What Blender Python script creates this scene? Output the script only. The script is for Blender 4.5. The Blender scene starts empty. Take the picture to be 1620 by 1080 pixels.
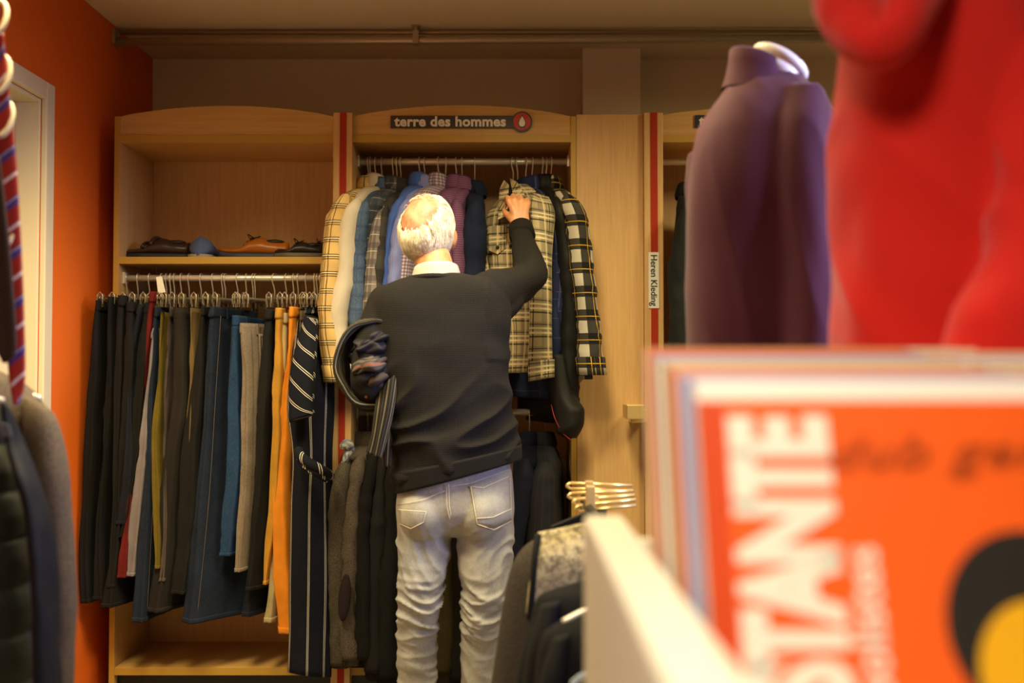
import bpy, bmesh, math, random
from mathutils import Vector, noise, Matrix
from mathutils.bvhtree import BVHTree
random.seed(7)
S = bpy.context.scene
COL = S.collection
PI = math.pi
# ------------------------------------------------------------------ camera, light, exposure
F = 1600.0
TILT = math.atan(45 / F)
CAMZ = 1.25
cd = bpy.data.cameras.new('camera')
cam = bpy.data.objects.new('camera', cd); COL.objects.link(cam)
cam.location = (0, 0, CAMZ); cam.rotation_euler = (PI / 2 + TILT, 0, 0)
cd.sensor_width = 36; cd.lens = 36 * F / 1620; cd.clip_start = 0.05
cd.dof.use_dof = True; cd.dof.focus_distance = 3.45; cd.dof.aperture_fstop = 1.5
S.camera = cam
S.view_settings.view_transform = 'Standard'; S.view_settings.look = 'None'
S.view_settings.gamma = 1; S.view_settings.use_curve_mapping = False
S.view_settings.exposure = -0.10
W = bpy.data.worlds.new('world'); S.world = W; W.use_nodes = True
W.node_tree.nodes['Background'].inputs[0].default_value = (1.0, 0.84, 0.60, 1)
W.node_tree.nodes['Background'].inputs[1].default_value = 0.10

def area(name, loc, target, sx, sy, power, col, spread=PI):
    l = bpy.data.lights.new(name, 'AREA'); l.shape = 'RECTANGLE'; l.size = sx; l.size_y = sy
    l.energy = power; l.color = col; l.spread = spread
    o = bpy.data.objects.new(name, l); COL.objects.link(o); o.location = loc
    o.rotation_euler = (Vector(target) - Vector(loc)).to_track_quat('-Z', 'Y').to_euler()
    return o
WARM = (1.0, 0.83, 0.46)
area('ceiling_area_light', (-0.95, 2.35, 2.5), (-0.95, 2.7, 0), 0.3, 0.8, 33, WARM, 2.05)
area('ceiling_area_light', (0.0, 2.4, 2.5), (0.05, 2.8, 0), 0.3, 0.8, 33, WARM, 2.25)
area('ceiling_area_light', (1.7, 2.7, 2.5), (1.5, 3.1, 0), 0.3, 0.8, 30, WARM, 2.7)  # extra light added to brighten the beech panel and right side
area('ceiling_area_light', (-0.3, 0.2, 2.5), (0.25, 0.8, 0.6), 0.5, 0.8, 21, (1.0, 0.92, 0.77), 1.8)
area('window_daylight', (2.2, 1.6, 1.9), (0.62, 2.15, 1.55), 0.5, 0.9, 10, (0.50, 0.54, 1.0), 0.6)

def P(px, py, Y):
    a = (px - 810) / F; b = (540 - py) / F
    s = Y / (math.cos(TILT) - b * math.sin(TILT))
    return Vector((a * s, Y, CAMZ + s * (math.sin(TILT) + b * math.cos(TILT))))

# ------------------------------------------------------------------ materials
def lin(c):
    o = []
    for v in c[:3]:
        v = v / 255
        o.append(v / 12.92 if v <= 0.04045 else ((v + 0.055) / 1.055) ** 2.4)
    return (*o, 1)

class NT:
    def __init__(s, name):
        s.m = bpy.data.materials.new(name); s.m.use_nodes = True
        s.t = s.m.node_tree; s.b = s.t.nodes['Principled BSDF']; s.l = s.t.links
    def n(s, k, **kw):
        x = s.t.nodes.new(k)
        for a, v in kw.items(): setattr(x, a, v)
        return x
    def link(s, a, b): s.l.new(a, b)
    def val(s, sock, v):
        if hasattr(v, 'is_output'): s.link(v, sock)
        else: sock.default_value = v
    def math(s, op, a, b=0.0):
        x = s.n('ShaderNodeMath', operation=op); s.val(x.inputs[0], a); s.val(x.inputs[1], b); return x.outputs[0]
    def mix(s, f, a, b):
        x = s.n('ShaderNodeMix', data_type='RGBA'); s.val(x.inputs[0], f); s.val(x.inputs[6], a); s.val(x.inputs[7], b); return x.outputs[2]
    def coord(s, k='Object', scale=(1, 1, 1), rot=(0, 0, 0)):
        c = s.n('ShaderNodeTexCoord'); mp = s.n('ShaderNodeMapping'); s.link(c.outputs[k], mp.inputs[0])
        mp.inputs['Scale'].default_value = scale; mp.inputs['Rotation'].default_value = rot
        return mp.outputs[0]
    def noise(s, vec, scale, detail=3, rough=0.5):
        x = s.n('ShaderNodeTexNoise'); s.link(vec, x.inputs['Vector']); x.inputs['Scale'].default_value = scale
        x.inputs['Detail'].default_value = detail; x.inputs['Roughness'].default_value = rough; return x.outputs[0]
    def bump(s, h, dist=0.001, strength=0.5):
        x = s.n('ShaderNodeBump'); x.inputs['Strength'].default_value = strength; x.inputs['Distance'].default_value = dist
        s.link(h, x.inputs['Height']); s.link(x.outputs[0], s.b.inputs['Normal']); return x
    def rampv(s, v, lo, hi, a=0.0, b=1.0):
        x = s.n('ShaderNodeMapRange'); s.link(v, x.inputs[0])
        for i, q in enumerate((lo, hi, a, b)): x.inputs[i + 1].default_value = q
        return x.outputs[0]

def plain(name, c, rough=0.5, metal=0.0, bump=0.0, bs=60, var=0.0):
    m = NT(name); m.b.inputs['Roughness'].default_value = rough; m.b.inputs['Metallic'].default_value = metal
    col = lin(c)
    if var or bump:
        v = m.coord('Object'); nz = m.noise(v, bs)
    if var:
        dark = tuple(x * (1 - var) for x in col[:3]) + (1,)
        m.link(m.mix(m.noise(v, bs * 0.15, 4), dark, col), m.b.inputs['Base Color'])
    else: m.b.inputs['Base Color'].default_value = col
    if bump: m.bump(nz, bump)
    return m.m

def wood(name, c1, c2, vertical=True):
    m = NT(name); v = m.coord('Object', (30, 30, 1.6) if vertical else (1.6, 30, 30))
    n1 = m.noise(v, 2.2, 5, 0.6); n2 = m.noise(m.coord('Object', (160, 160, 5) if vertical else (5, 160, 160)), 1.5, 3)
    f = m.math('ADD', m.math('MULTIPLY', n1, 0.6), m.math('MULTIPLY', n2, 0.4))
    m.link(m.mix(m.rampv(f, 0.35, 0.65), lin(c1), lin(c2)), m.b.inputs['Base Color'])
    m.b.inputs['Roughness'].default_value = 0.45; m.bump(n2, 0.0003, 0.3)
    return m.m

def cloth(name, c, stripes=(), rough=0.9, var=0.25, kind='weave', rot=0.0, sheen=0.0):
    """stripes: (axis, period, offset, width, colour, strength) in metres on the cloth"""
    m = NT(name); m.b.inputs['Roughness'].default_value = rough
    m.b.inputs['Specular IOR Level'].default_value = 0.25
    if sheen:
        m.b.inputs['Sheen Weight'].default_value = sheen
    ob = m.coord('Object'); big = m.noise(ob, 9, 4, 0.6)
    col = lin(c)
    if max(c) < 120: col = tuple(x * (0.55 + 0.45 * max(c) / 120) for x in col[:3]) + (1,)  # dark cloths deepened: shadow contrast put into base colour against the ambient fill
    dk = tuple(x * (1 - var) for x in col[:3]) + (1,)
    cur = m.mix(m.rampv(big, 0.35, 0.65), dk, col)
    uvn = m.n('ShaderNodeTexCoord'); mp = m.n('ShaderNodeMapping'); m.link(uvn.outputs['UV'], mp.inputs[0])
    mp.inputs['Rotation'].default_value = (0, 0, rot)
    sp = m.n('ShaderNodeSeparateXYZ'); m.link(mp.outputs[0], sp.inputs[0])
    for ax, per, off, wid, sc, st in stripes:
        q = sp.outputs[0 if ax == 'u' else 1]
        fr = m.math('FRACT', m.math('ADD', m.math('DIVIDE', q, per), off / per + 50))
        mk = m.math('MULTIPLY', m.math('LESS_THAN', fr, wid / per), st)
        cur = m.mix(mk, cur, lin(sc))
    if kind == 'denim':
        f = m.noise(m.coord('Object', (600, 600, 160)), 1, 2)
        cur = m.mix(m.rampv(f, 0.45, 0.75, 0, 0.35), cur, tuple(min(1, x * 2.2 + 0.03) for x in col[:3]) + (1,))
        h = f
    elif kind == 'tweed':
        f = m.noise(ob, 210, 3, 0.8)
        cur = m.mix(m.rampv(f, 0.4, 0.62), tuple(x * 0.45 for x in col[:3]) + (1,), cur); h = f
    elif kind == 'fur':
        f = m.noise(m.coord('Object', (1, 1, 1.0), (0, 0.7, 0)), 55, 6, 0.8)
        cur = m.mix(m.rampv(f, 0.42, 0.58), tuple(x * 0.25 for x in col[:3]) + (1,), cur); h = f
    elif kind == 'knit':
        w = m.n('ShaderNodeTexWave', wave_type='BANDS', bands_direction='Z'); m.link(m.coord('Object'), w.inputs[0])
        w.inputs['Scale'].default_value = 62; w.inputs['Distortion'].default_value = 0.6; w.inputs['Detail Scale'].default_value = 6
        w2 = m.n('ShaderNodeTexWave', wave_type='BANDS', bands_direction='X'); m.link(m.coord('Object'), w2.inputs[0])
        w2.inputs['Scale'].default_value = 62; w2.inputs['Distortion'].default_value = 0.6
        h = m.math('MULTIPLY', w.outputs[1], w2.outputs[1])
        cur = m.mix(h, cur, tuple(x * 1.9 + 0.004 for x in col[:3]) + (1,))
    else:
        h = m.noise(ob, 500, 2)
    m.link(cur, m.b.inputs['Base Color'])
    m.bump(h, {'knit': 0.0025, 'fur': 0.006, 'tweed': 0.001}.get(kind, 0.0004), 0.6)
    return m.m

M = {}
M['orange_wall'] = plain('orange_wall_paint', (232, 104, 0), 0.75, bump=0.0006, bs=160, var=0.05)
M['wall'] = plain('cream_wall_paint', (234, 220, 184), 0.85, bump=0.0008, bs=180)
M['pillar'] = plain('pillar_paint', (236, 222, 194), 0.85, bump=0.0006, bs=120)
M['ceiling'] = plain('ceiling_paint', (226, 208, 180), 0.9, bump=0.0008, bs=90)
M['floor'] = plain('floor_vinyl', (150, 138, 112), 0.5, var=0.3)
M['door_paint'] = plain('cream_door_paint', (222, 205, 160), 0.45)
M['pipe'] = plain('galvanised_pipe', (186, 172, 148), 0.42, 0.6)
M['wood_v'] = wood('beech_veneer_upright', (198, 154, 98), (214, 174, 118))
M['wood_h'] = wood('beech_veneer_lying', (194, 150, 84), (210, 168, 102), False)
M['edge'] = plain('mustard_edge_band', (186, 146, 58), 0.45)
M['chrome'] = plain('chrome', (236, 228, 214), 0.3, 0.45)
M['wire'] = plain('hanger_wire', (226, 214, 192), 0.3, 0.5)
M['stripe_red'] = plain('red_stripe', (164, 40, 4), 0.85)
M['stripe_pink'] = plain('crimson_stripe', (160, 34, 62), 0.85)
M['white'] = plain('white_paper', (232, 228, 218), 0.6)
M['ink'] = plain('black_ink', (24, 24, 26), 0.6)
M['sign_dark'] = plain('sign_charcoal', (58, 54, 50), 0.4)
M['sign_navy'] = plain('sign_navy', (32, 42, 66), 0.4)
M['sign_white'] = plain('sign_white', (236, 230, 218), 0.5)
M['sign_red'] = plain('sign_red', (190, 52, 30), 0.45)
M['brass'] = plain('brass', (232, 204, 140), 0.3, 0.65)
M['white_paint'] = plain('white_bin_paint', (236, 228, 200), 0.35)
M['black_plastic'] = plain('black_plastic', (18, 18, 18), 0.4)
M['mannequin'] = plain('mannequin_white', (235, 225, 210), 0.35)
M['cl_clear'] = plain('clip_plastic', (205, 190, 165), 0.15)
_n = NT('hanger_clip_plastic'); _n.b.inputs['Base Color'].default_value = lin((215, 200, 175)); _n.b.inputs['Roughness'].default_value = 0.12
_n.b.inputs['Transmission Weight'].default_value = 0.85; M['clip'] = _n.m

# ------------------------------------------------------------------ mesh helpers
class MB:
    def __init__(s): s.v = []; s.f = []; s.u = []
    def face(s, idx, uv=None): s.f.append(tuple(idx)); s.u.append(uv or [(0, 0)] * len(idx))
    def box(s, a, b):
        x0, y0, z0 = a; x1, y1, z1 = b; k = len(s.v)
        s.v += [Vector(p) for p in ((x0, y0, z0), (x1, y0, z0), (x1, y1, z0), (x0, y1, z0), (x0, y0, z1), (x1, y0, z1), (x1, y1, z1), (x0, y1, z1))]
        for q in ((0, 3, 2, 1), (4, 5, 6, 7), (0, 1, 5, 4), (1, 2, 6, 5), (2, 3, 7, 6), (3, 0, 4, 7)): s.face([k + i for i in q])
        return s
    def loft(s, rings, cap0=True, cap1=True, close=True):
        n = len(rings[0]); k = len(s.v)
        ref = []
        for r in rings:
            acc = 0; us = [0]
            for j in range(n): acc += (r[(j + 1) % n] - r[j]).length; us.append(acc)
            ref.append(us)
        vs = [0]; cs = [sum(r, Vector()) / n for r in rings]
        for i in range(1, len(rings)): vs.append(vs[-1] + (cs[i] - cs[i - 1]).length)
        for r in rings: s.v += [Vector(p) for p in r]
        um = ref[len(ref) // 2]
        for i in range(len(rings) - 1):
            for j in range(n if close else n - 1):
                j2 = (j + 1) % n
                s.face([k + i * n + j, k + i * n + j2, k + (i + 1) * n + j2, k + (i + 1) * n + j],
                       [(um[j], vs[i]), (um[j + 1], vs[i]), (um[j + 1], vs[i + 1]), (um[j], vs[i + 1])])
        if cap0: s.face([k + j for j in range(n)][::-1])
        if cap1: s.face([k + (len(rings) - 1) * n + j for j in range(n)])
        return s
    def tube(s, pts, r, n=8, cap=True):
        pts = [Vector(p) for p in pts]; rs = r if isinstance(r, (list, tuple)) else [r] * len(pts)
        rings = []; up = None
        for i, p in enumerate(pts):
            t = (pts[min(i + 1, len(pts) - 1)] - pts[max(i - 1, 0)]).normalized()
            if up is None:
                up = t.orthogonal().normalized()
            up = (up - t * up.dot(t)).normalized(); w = t.cross(up)
            rings.append([p + (up * math.cos(2 * PI * j / n) + w * math.sin(2 * PI * j / n)) * rs[i] for j in range(n)])
        return s.loft(rings, cap, cap)
    def prism(s, pts, axis_vec):
        """closed outline extruded along a vector"""
        k = len(s.v); n = len(pts); a = Vector(axis_vec)
        s.v += [Vector(p) for p in pts] + [Vector(p) + a for p in pts]
        s.face([k + i for i in range(n)]); s.face([k + n + i for i in range(n)][::-1])
        for i in range(n):
            j = (i + 1) % n; s.face([k + j, k + i, k + n + i, k + n + j])
        return s
    def sphere(s, c, r, seg=16, rg=10, rot=None):
        c = Vector(c); r = Vector(r) if not isinstance(r, (int, float)) else Vector((r, r, r))
        rings = []
        for i in range(1, rg):
            th = PI * i / rg
            ring = [Vector((math.sin(th) * math.cos(2 * PI * j / seg) * r.x, math.sin(th) * math.sin(2 * PI * j / seg) * r.y, math.cos(th) * r.z)) for j in range(seg)]
            if rot is not None: ring = [rot @ q for q in ring]
            rings.append([c + q for q in ring])
        return s.loft(rings)

BASE = {}
def mesh_of(name, mb, mat, off, smooth):
    for i, u in enumerate(mb.u):
        if all(c == (0, 0) for c in u):
            vs = [mb.v[k] for k in mb.f[i]]; nx = (vs[1] - vs[0]).cross(vs[2] - vs[0])
            mb.u[i] = [(v.y, v.z) if abs(nx.x) > abs(nx.y) and abs(nx.x) > abs(nx.z) else ((v.x, v.y) if abs(nx.z) > abs(nx.y) else (v.x, v.z)) for v in vs]
    me = bpy.data.meshes.new(name)
    me.from_pydata([tuple(v - off) for v in mb.v], [], mb.f)
    uv = me.uv_layers.new(name='UVMap'); k = 0
    flat = [c for u in mb.u for c in u]
    for i, c in enumerate(flat): uv.data[i].uv = c
    bm = bmesh.new(); bm.from_mesh(me); bmesh.ops.recalc_face_normals(bm, faces=bm.faces); bm.to_mesh(me); bm.free()
    if smooth:
        me.shade_smooth()
    if mat is not None: me.materials.append(mat)
    me.update()
    return me
def tag(o, label=None, cat=None, group=None, kind=None):
    if label: o['label'] = label
    if cat: o['category'] = cat
    if group: o['group'] = group
    if kind: o['kind'] = kind
    return o
def root(name, loc, label, cat, group=None):
    o = bpy.data.objects.new(name, None); COL.objects.link(o); o.location = loc; o.empty_display_size = 0.05
    BASE[o.name] = Vector(loc); return tag(o, label, cat, group)
def obj(name, mb, mat, parent=None, smooth=True, bevel=0.0, label=None, angle=None):
    if parent is not None: off = BASE[parent.name]
    else:
        xs = [v.x for v in mb.v]; ys = [v.y for v in mb.v]; zs = [v.z for v in mb.v]
        off = Vector(((min(xs) + max(xs)) / 2, (min(ys) + max(ys)) / 2, min(zs)))
    me = mesh_of(name, mb, mat, off, smooth)
    o = bpy.data.objects.new(name, me); COL.objects.link(o); BASE[o.name] = off
    if parent is not None: o.parent = parent
    else: o.location = off
    if bevel:
        b = o.modifiers.new('bevel', 'BEVEL'); b.width = bevel; b.segments = 2; b.limit_method = 'ANGLE'
    if label: o['label'] = label
    return o
def box(name, a, b, mat, parent=None, bevel=0.0015, label=None):
    return obj(name, MB().box(a, b), mat, parent, False, bevel, label)
def struct(name, mb, mat, parent=None, **k):
    o = obj(name, mb, mat, parent, False, **k); o['kind'] = 'structure'; return o
def copy_tree(o, parent=None):
    c = o.copy(); COL.objects.link(c)
    if parent is not None: c.parent = parent
    for ch in o.children: copy_tree(ch, c)
    return c
def spl(vals, t):
    """smooth interpolation in a list of tuples, t in 0..1"""
    n = len(vals) - 1; x = min(max(t, 0), 1) * n; i = min(int(x), n - 1); f = x - i
    a, b = vals[i], vals[i + 1]; p = vals[max(i - 1, 0)]; q = vals[min(i + 2, n)]
    out = []
    for k in range(len(a)):
        m0 = (b[k] - p[k]) / 2; m1 = (q[k] - a[k]) / 2
        h = f * f * (3 - 2 * f)
        cr = (2 * f ** 3 - 3 * f ** 2 + 1) * a[k] + (f ** 3 - 2 * f ** 2 + f) * m0 + h * b[k] + (f ** 3 - f ** 2) * m1
        lo, hi = min(a[k], b[k]), max(a[k], b[k]); d = (hi - lo) * 0.25 + 1e-9
        out.append(min(max(cr, lo - d), hi + d))
    return out
def fold(p, seed, fx=9.0, fz=1.7):
    return noise.noise(Vector((p.x * fx + seed, p.y * fx, p.z * fz + seed * 0.37)))
def slab(mb, lev, rings=30, n=36, amp=0.006, power=2.6, seed=None, fx=9.0, fz=1.7, cap0=True, cap1=True, grow=0.0, trange=(0, 1), groove=0.0):
    """levels (pxL, pyL, YL, pxR, pyR, YR, thick): a soft body between two contour lines with its own thickness"""
    if seed is None: seed = random.random() * 50
    out = []
    for i in range(rings + 1):
        t = trange[0] + (trange[1] - trange[0]) * i / rings
        a = spl(lev, t)
        L = P(a[0], a[1], a[2]); R = P(a[3], a[4], a[5]); c = (L + R) / 2; ax = (R - L) / 2
        ax = ax * (1 + grow / max(ax.length, 1e-4))
        h = Vector((ax.x, ax.y, 0)).normalized(); pr = Vector((-h.y, h.x, 0)) * (a[6] / 2 + grow)
        r = []
        for j in range(n):
            w = 2 * PI * j / n; cc, ss = math.cos(w), math.sin(w)
            e = 2 / power
            q = c + ax * (math.copysign(abs(cc) ** e, cc)) + pr * (math.copysign(abs(ss) ** e, ss))
            if groove and abs(ss) < 0.75: q = q - ax.normalized() * math.copysign(groove * (1 - abs(ss) / 0.75), cc) * min(1, t * 8)
            d = (q - c); d.z = 0; dl = d.length
            if dl > 1e-5:
                f = fold(q, seed, fx, fz) * 2 * amp + fold(q, seed + 9, fx * 3.2, fz * 3) * amp * 0.5
                q = q + d / dl * f
            r.append(q)
        out.append(r)
    mb.loft(out, cap0, cap1); return out
def path_px(pts):
    return [P(*p) for p in pts]
def catmull(pts, sub=5):
    pts = [Vector(p) for p in pts]; out = []
    for i in range(len(pts) - 1):
        p0 = pts[max(i - 1, 0)]; p1 = pts[i]; p2 = pts[i + 1]; p3 = pts[min(i + 2, len(pts) - 1)]
        for k in range(sub):
            t = k / sub
            out.append(0.5 * ((2 * p1) + (p2 - p0) * t + (2 * p0 - 5 * p1 + 4 * p2 - p3) * t * t + (3 * p1 - p0 - 3 * p2 + p3) * t ** 3))
    out.append(pts[-1]); return out
def text_mesh(name, body, size, loc, rot, mat, parent, weight=0.0, sx=1.0, shear=0.0, extrude=0.0008, align='CENTER', space=1.0):
    c = bpy.data.curves.new(name, 'FONT'); c.body = body; c.size = size; c.offset = weight; c.extrude = extrude
    c.align_x = align; c.align_y = 'CENTER'; c.shear = shear; c.space_character = space; c.resolution_u = 3
    o = bpy.data.objects.new('tmp_text', c); COL.objects.link(o)
    dg = bpy.context.evaluated_depsgraph_get(); dg.update()
    me = bpy.data.meshes.new_from_object(o.evaluated_get(dg))
    bpy.data.objects.remove(o)
    mx = Matrix.Translation(Vector(loc) - BASE[parent.name]) @ rot.to_4x4() @ Matrix.Diagonal((sx, 1, 1, 1))
    me.transform(mx); me.materials.clear(); me.materials.append(mat); me.name = name
    q = bpy.data.objects.new(name, me); COL.objects.link(q); q.parent = parent; BASE[q.name] = BASE[parent.name]
    return q
FACE = Matrix.Rotation(PI / 2, 3, 'X')        # text upright, facing the shop floor (-y)

# ------------------------------------------------------------------ the room
LX, BY, CZ = -1.575, 4.40, 2.612
struct('floor', MB().box((LX - 0.2, -2.0, -0.1), (3.4, BY + 0.1, 0)), M['floor'])
struct('ceiling', MB().box((LX - 0.2, -2.0, CZ), (3.4, BY + 0.1, CZ + 0.1)), M['ceiling'])
struct('wall_back', MB().box((LX - 0.2, BY, 0), (3.4, BY + 0.1, CZ)), M['wall'])
DY1 = 3.36; DZ = P(60, 157, 3.36).z
w = MB(); w.box((LX - 0.2, DY1, 0), (LX, BY, CZ)); w.box((LX - 0.2, 2.45, DZ), (LX, DY1, CZ)); w.box((LX - 0.2, -2.0, 0), (LX, 2.45, CZ))
struct('wall_left', w, M['orange_wall'])
w = MB(); xa, xb = P(922, 100, 4.25).x, P(1013, 100, 4.25).x
struct('trim_1', w.box((xa, 4.25, 0), (xb, BY, CZ)), M['pillar'])
d = root('door_1', (LX, 2.9, 0), 'cream painted door frame and door in the orange wall', 'door'); d['kind'] = 'structure'
c = MB(); tz = P(73, 137, 3.42).z
c.box((LX, DY1, 0), (LX + 0.02, 3.42, tz)); c.box((LX, 2.39, 0), (LX + 0.02, 2.45, tz)); c.box((LX, 2.45, DZ), (LX + 0.02, DY1, tz))
obj('casing', c, M['door_paint'], d, False, 0.004)
c = MB(); c.box((LX - 0.2, DY1 - 0.012, 0), (LX, DY1, DZ)); c.box((LX - 0.2, 2.45, 0), (LX, 2.462, DZ)); c.box((LX - 0.2, 2.462, DZ - 0.012), (LX, DY1 - 0.012, DZ))
obj('frame', c, M['door_paint'], d, False, 0.002)
box('door_leaf', (LX - 0.12, 2.466, 0.01), (LX - 0.08, DY1 - 0.016, DZ - 0.016), M['door_paint'], d)
hd = MB(); hd.tube([(LX - 0.08, 2.53, 1.03), (LX - 0.03, 2.53, 1.03), (LX - 0.03, 2.64, 1.03)], 0.009); obj('handle', hd, M['chrome'], d)

# ceiling pipes with bracket
pY = 3.97
r = root('ceiling_pipes', P(658, 60, pY), 'pair of grey metal pipes running under the ceiling with a clamp', 'pipe')
q = MB(); q.tube([P(172, 66, pY), P(1500, 60, pY)], 0.0165, 14); obj('pipe', q, M['pipe'], r)
q = MB(); q.tube([P(176, 52, pY + 0.03), P(1500, 51, pY + 0.03)], 0.0085, 12); obj('pipe', q, M['pipe'], r, label='thinner upper pipe')
q = MB(); b0 = P(658, 62, pY)
q.box((b0.x - 0.012, pY - 0.02, b0.z - 0.02), (b0.x + 0.012, pY - 0.016, b0.z + 0.03)); q.box((b0.x - 0.012, pY - 0.02, b0.z - 0.022), (b0.x + 0.012, pY + 0.02, b0.z - 0.018))
q.box((b0.x - 0.006, pY - 0.006, b0.z + 0.02), (b0.x + 0.006, pY + 0.006, CZ)); q.box((b0.x - 0.016, pY - 0.02, CZ - 0.006), (b0.x + 0.016, pY + 0.02, CZ))
obj('pipe_clamp', q, M['pipe'], r, False, 0.001)
q = MB()
e0 = P(176, 60, pY); q.box((LX, pY - 0.03, e0.z - 0.03), (LX + 0.012, pY + 0.04, e0.z + 0.03)); obj('wall_flange', q, M['pipe'], r, False, 0.003)

# ------------------------------------------------------------------ shelving units
FY, DEP = 3.80, 0.375
BK = FY + DEP
def zf(py): return P(810, py, FY).z
def xf(px): return P(px, 540, FY).x
zbot0, zbot1 = zf(1068), zf(1056)
def unit(name, px0, px1, label, crest, ends, right_side=True, left_side=True):
    """open wooden shop bay between two front pixels columns"""
    x0, x1 = xf(px0), xf(px1); zt = zf(ends); t = 0.02
    r = root(name, ((x0 + x1) / 2, FY + DEP / 2, 0), label, 'shelving unit', 'beech shop shelving units')
    xi0, xi1 = x0, x1
    if left_side:
        box('side_panel', (x0, FY, 0), (x0 + t, BK, zt), M['wood_v'], r); xi0 = x0 + t
        box('edge_band', (x0, FY - 0.002, 0), (x0 + t, FY, zt), M['edge'], r, 0.0005)
    if right_side:
        box('side_panel', (x1 - t, FY, 0), (x1, BK, zt), M['wood_v'], r); xi1 = x1 - t
        box('edge_band', (x1 - t, FY - 0.002, 0), (x1, FY, zt), M['edge'], r, 0.0005)
    zh = zf(214); n = 24; pts = []
    for i in range(n + 1):
        u = i / n; pts.append(Vector((xi0 + (xi1 - xi0) * u, FY + 0.002, zt + (zf(crest) - zt) * math.sin(PI * u) ** 0.8)))
    pts += [Vector((xi1, FY + 0.002, zh)), Vector((xi0, FY + 0.002, zh))]
    obj('header_board', MB().prism(pts, (0, 0.018, 0)), M['wood_h'], r, False, 0.001)
    box('top_board', (xi0, FY, zf(225)), (xi1, BK - 0.012, zh), M['wood_h'], r)
    box('top_board_edge', (xi0, FY - 0.002, zf(225)), (xi1, FY, zh), M['edge'], r, 0.0005)
    box('back_panel', (xi0, BK - 0.012, 0.05), (xi1, BK, zh), M['wood_v'], r)
    box('bottom_board', (xi0, FY + 0.003, zbot0), (xi1, BK - 0.012, zbot1), M['wood_h'], r)
    box('bottom_board_edge', (xi0, FY + 0.001, zbot0), (xi1, FY + 0.003, zbot1), M['edge'], r, 0.0005)
    box('plinth', (xi0, FY + 0.03, 0), (xi1, FY + 0.045, zbot0), M['black_plastic'], r)
    return r, xi0, xi1
u1, a1, b1 = unit('shelving_unit', 178, 527, 'leftmost open beech bay with shoes on its shelf and trousers below', 167, 184, right_side=False)
box('shelf', (a1, FY + 0.004, zf(417)), (b1, BK - 0.012, zf(406)), M['wood_h'], u1)
box('shelf_edge', (a1, FY + 0.002, zf(417)), (b1, FY + 0.004, zf(406)), M['edge'], u1, 0.0005)
R1Y = 3.86; R2Y = 3.93
z1 = P(350, 440, R1Y).z
q = MB(); q.tube([(a1, R1Y, z1), (b1, R1Y, z1)], 0.0125, 16); obj('clothes_rail', q, M['chrome'], u1)
for xx in (a1, b1 - 0.008): box('rail_socket', (xx, R1Y - 0.022, z1 - 0.022), (xx + 0.008, R1Y + 0.022, z1 + 0.022), M['chrome'], u1)
u2, a2, b2 = unit('shelving_unit', 557, 912, 'middle open beech bay with sign and shirts, behind the man', 166, 184, left_side=False)
z2 = P(730, 256, R2Y).z; z3 = P(600, 652, R2Y).z
for zz in (z2, z3):
    q = MB(); q.tube([(a2, R2Y, zz), (b2, R2Y, zz)], 0.0135, 16); obj('clothes_rail', q, M['chrome'], u2)
    for xx in (a2, b2 - 0.008): box('rail_socket', (xx, R2Y - 0.022, zz - 0.022), (xx + 0.008, R2Y + 0.022, zz + 0.022), M['chrome'], u2)
u3, a3, b3 = unit('shelving_unit', 1049, 1400, 'rightmost open beech bay, half hidden by the purple sweater', 168, 182, left_side=False)
q = MB(); q.tube([(a3, R2Y, z2), (b3, R2Y, z2)], 0.0135, 16); obj('clothes_rail', q, M['chrome'], u3)
# posts with stripe
def post(px0, px1, s0, s1, label, pink=False):
    x0, x1 = xf(px0), xf(px1); zt = zf(180)
    r = root('divider_post', ((x0 + x1) / 2, FY, 0), label, 'post', 'striped divider posts')
    box('post_body', (x0, FY - 0.02, 0), (x1, BK, zt), M['wood_v'], r, 0.002)
    a, b = xf(s0) , xf(s1)
    if pink:
        zm = zf(444)
        box('stripe', (a, FY - 0.0225, zm), (b, FY - 0.0203, zt), M['stripe_pink'], r, 0, label='crimson upper stripe')
        box('stripe', (a, FY - 0.0225, 0), (b, FY - 0.0203, zm), M['stripe_red'], r, 0, label='red lower stripe')
    else: box('stripe', (a, FY - 0.0225, 0), (b, FY - 0.0203, zt), M['stripe_red'], r, 0)
post(527, 557, 537.5, 548, 'narrow beech post with red stripe left of the shirts')
post(1019, 1049, 1029, 1040, 'narrow beech post with crimson stripe and white name label')
# closed panel column
r = root('wood_panel', (xf(965), FY, 0), 'plain beech panel column between the shirt bay and the labelled post', 'panel')
box('panel_front', (xf(912.5), FY, 0), (xf(1018.5), FY + 0.02, zf(181)), M['wood_v'], r)
box('panel_side', (xf(912.5), FY + 0.02, 0), (xf(917), BK, zf(181)), M['wood_v'], r)
# name label
r = root('name_label', P(1033, 488, FY - 0.026), 'white paper label reading Heren Kleding on the right striped post', 'label')
box('paper', (xf(1025), FY - 0.0245, zf(488)), (xf(1041.5), FY - 0.0228, zf(400)), M['white'], r, 0)
text_mesh('lettering', 'Heren Kleding', 0.0335, (xf(1033), FY - 0.0252, zf(444)), FACE @ Matrix.Rotation(-PI / 2, 3, 'Z'), M['ink'], r, 0.0003, 0.98)
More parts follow.
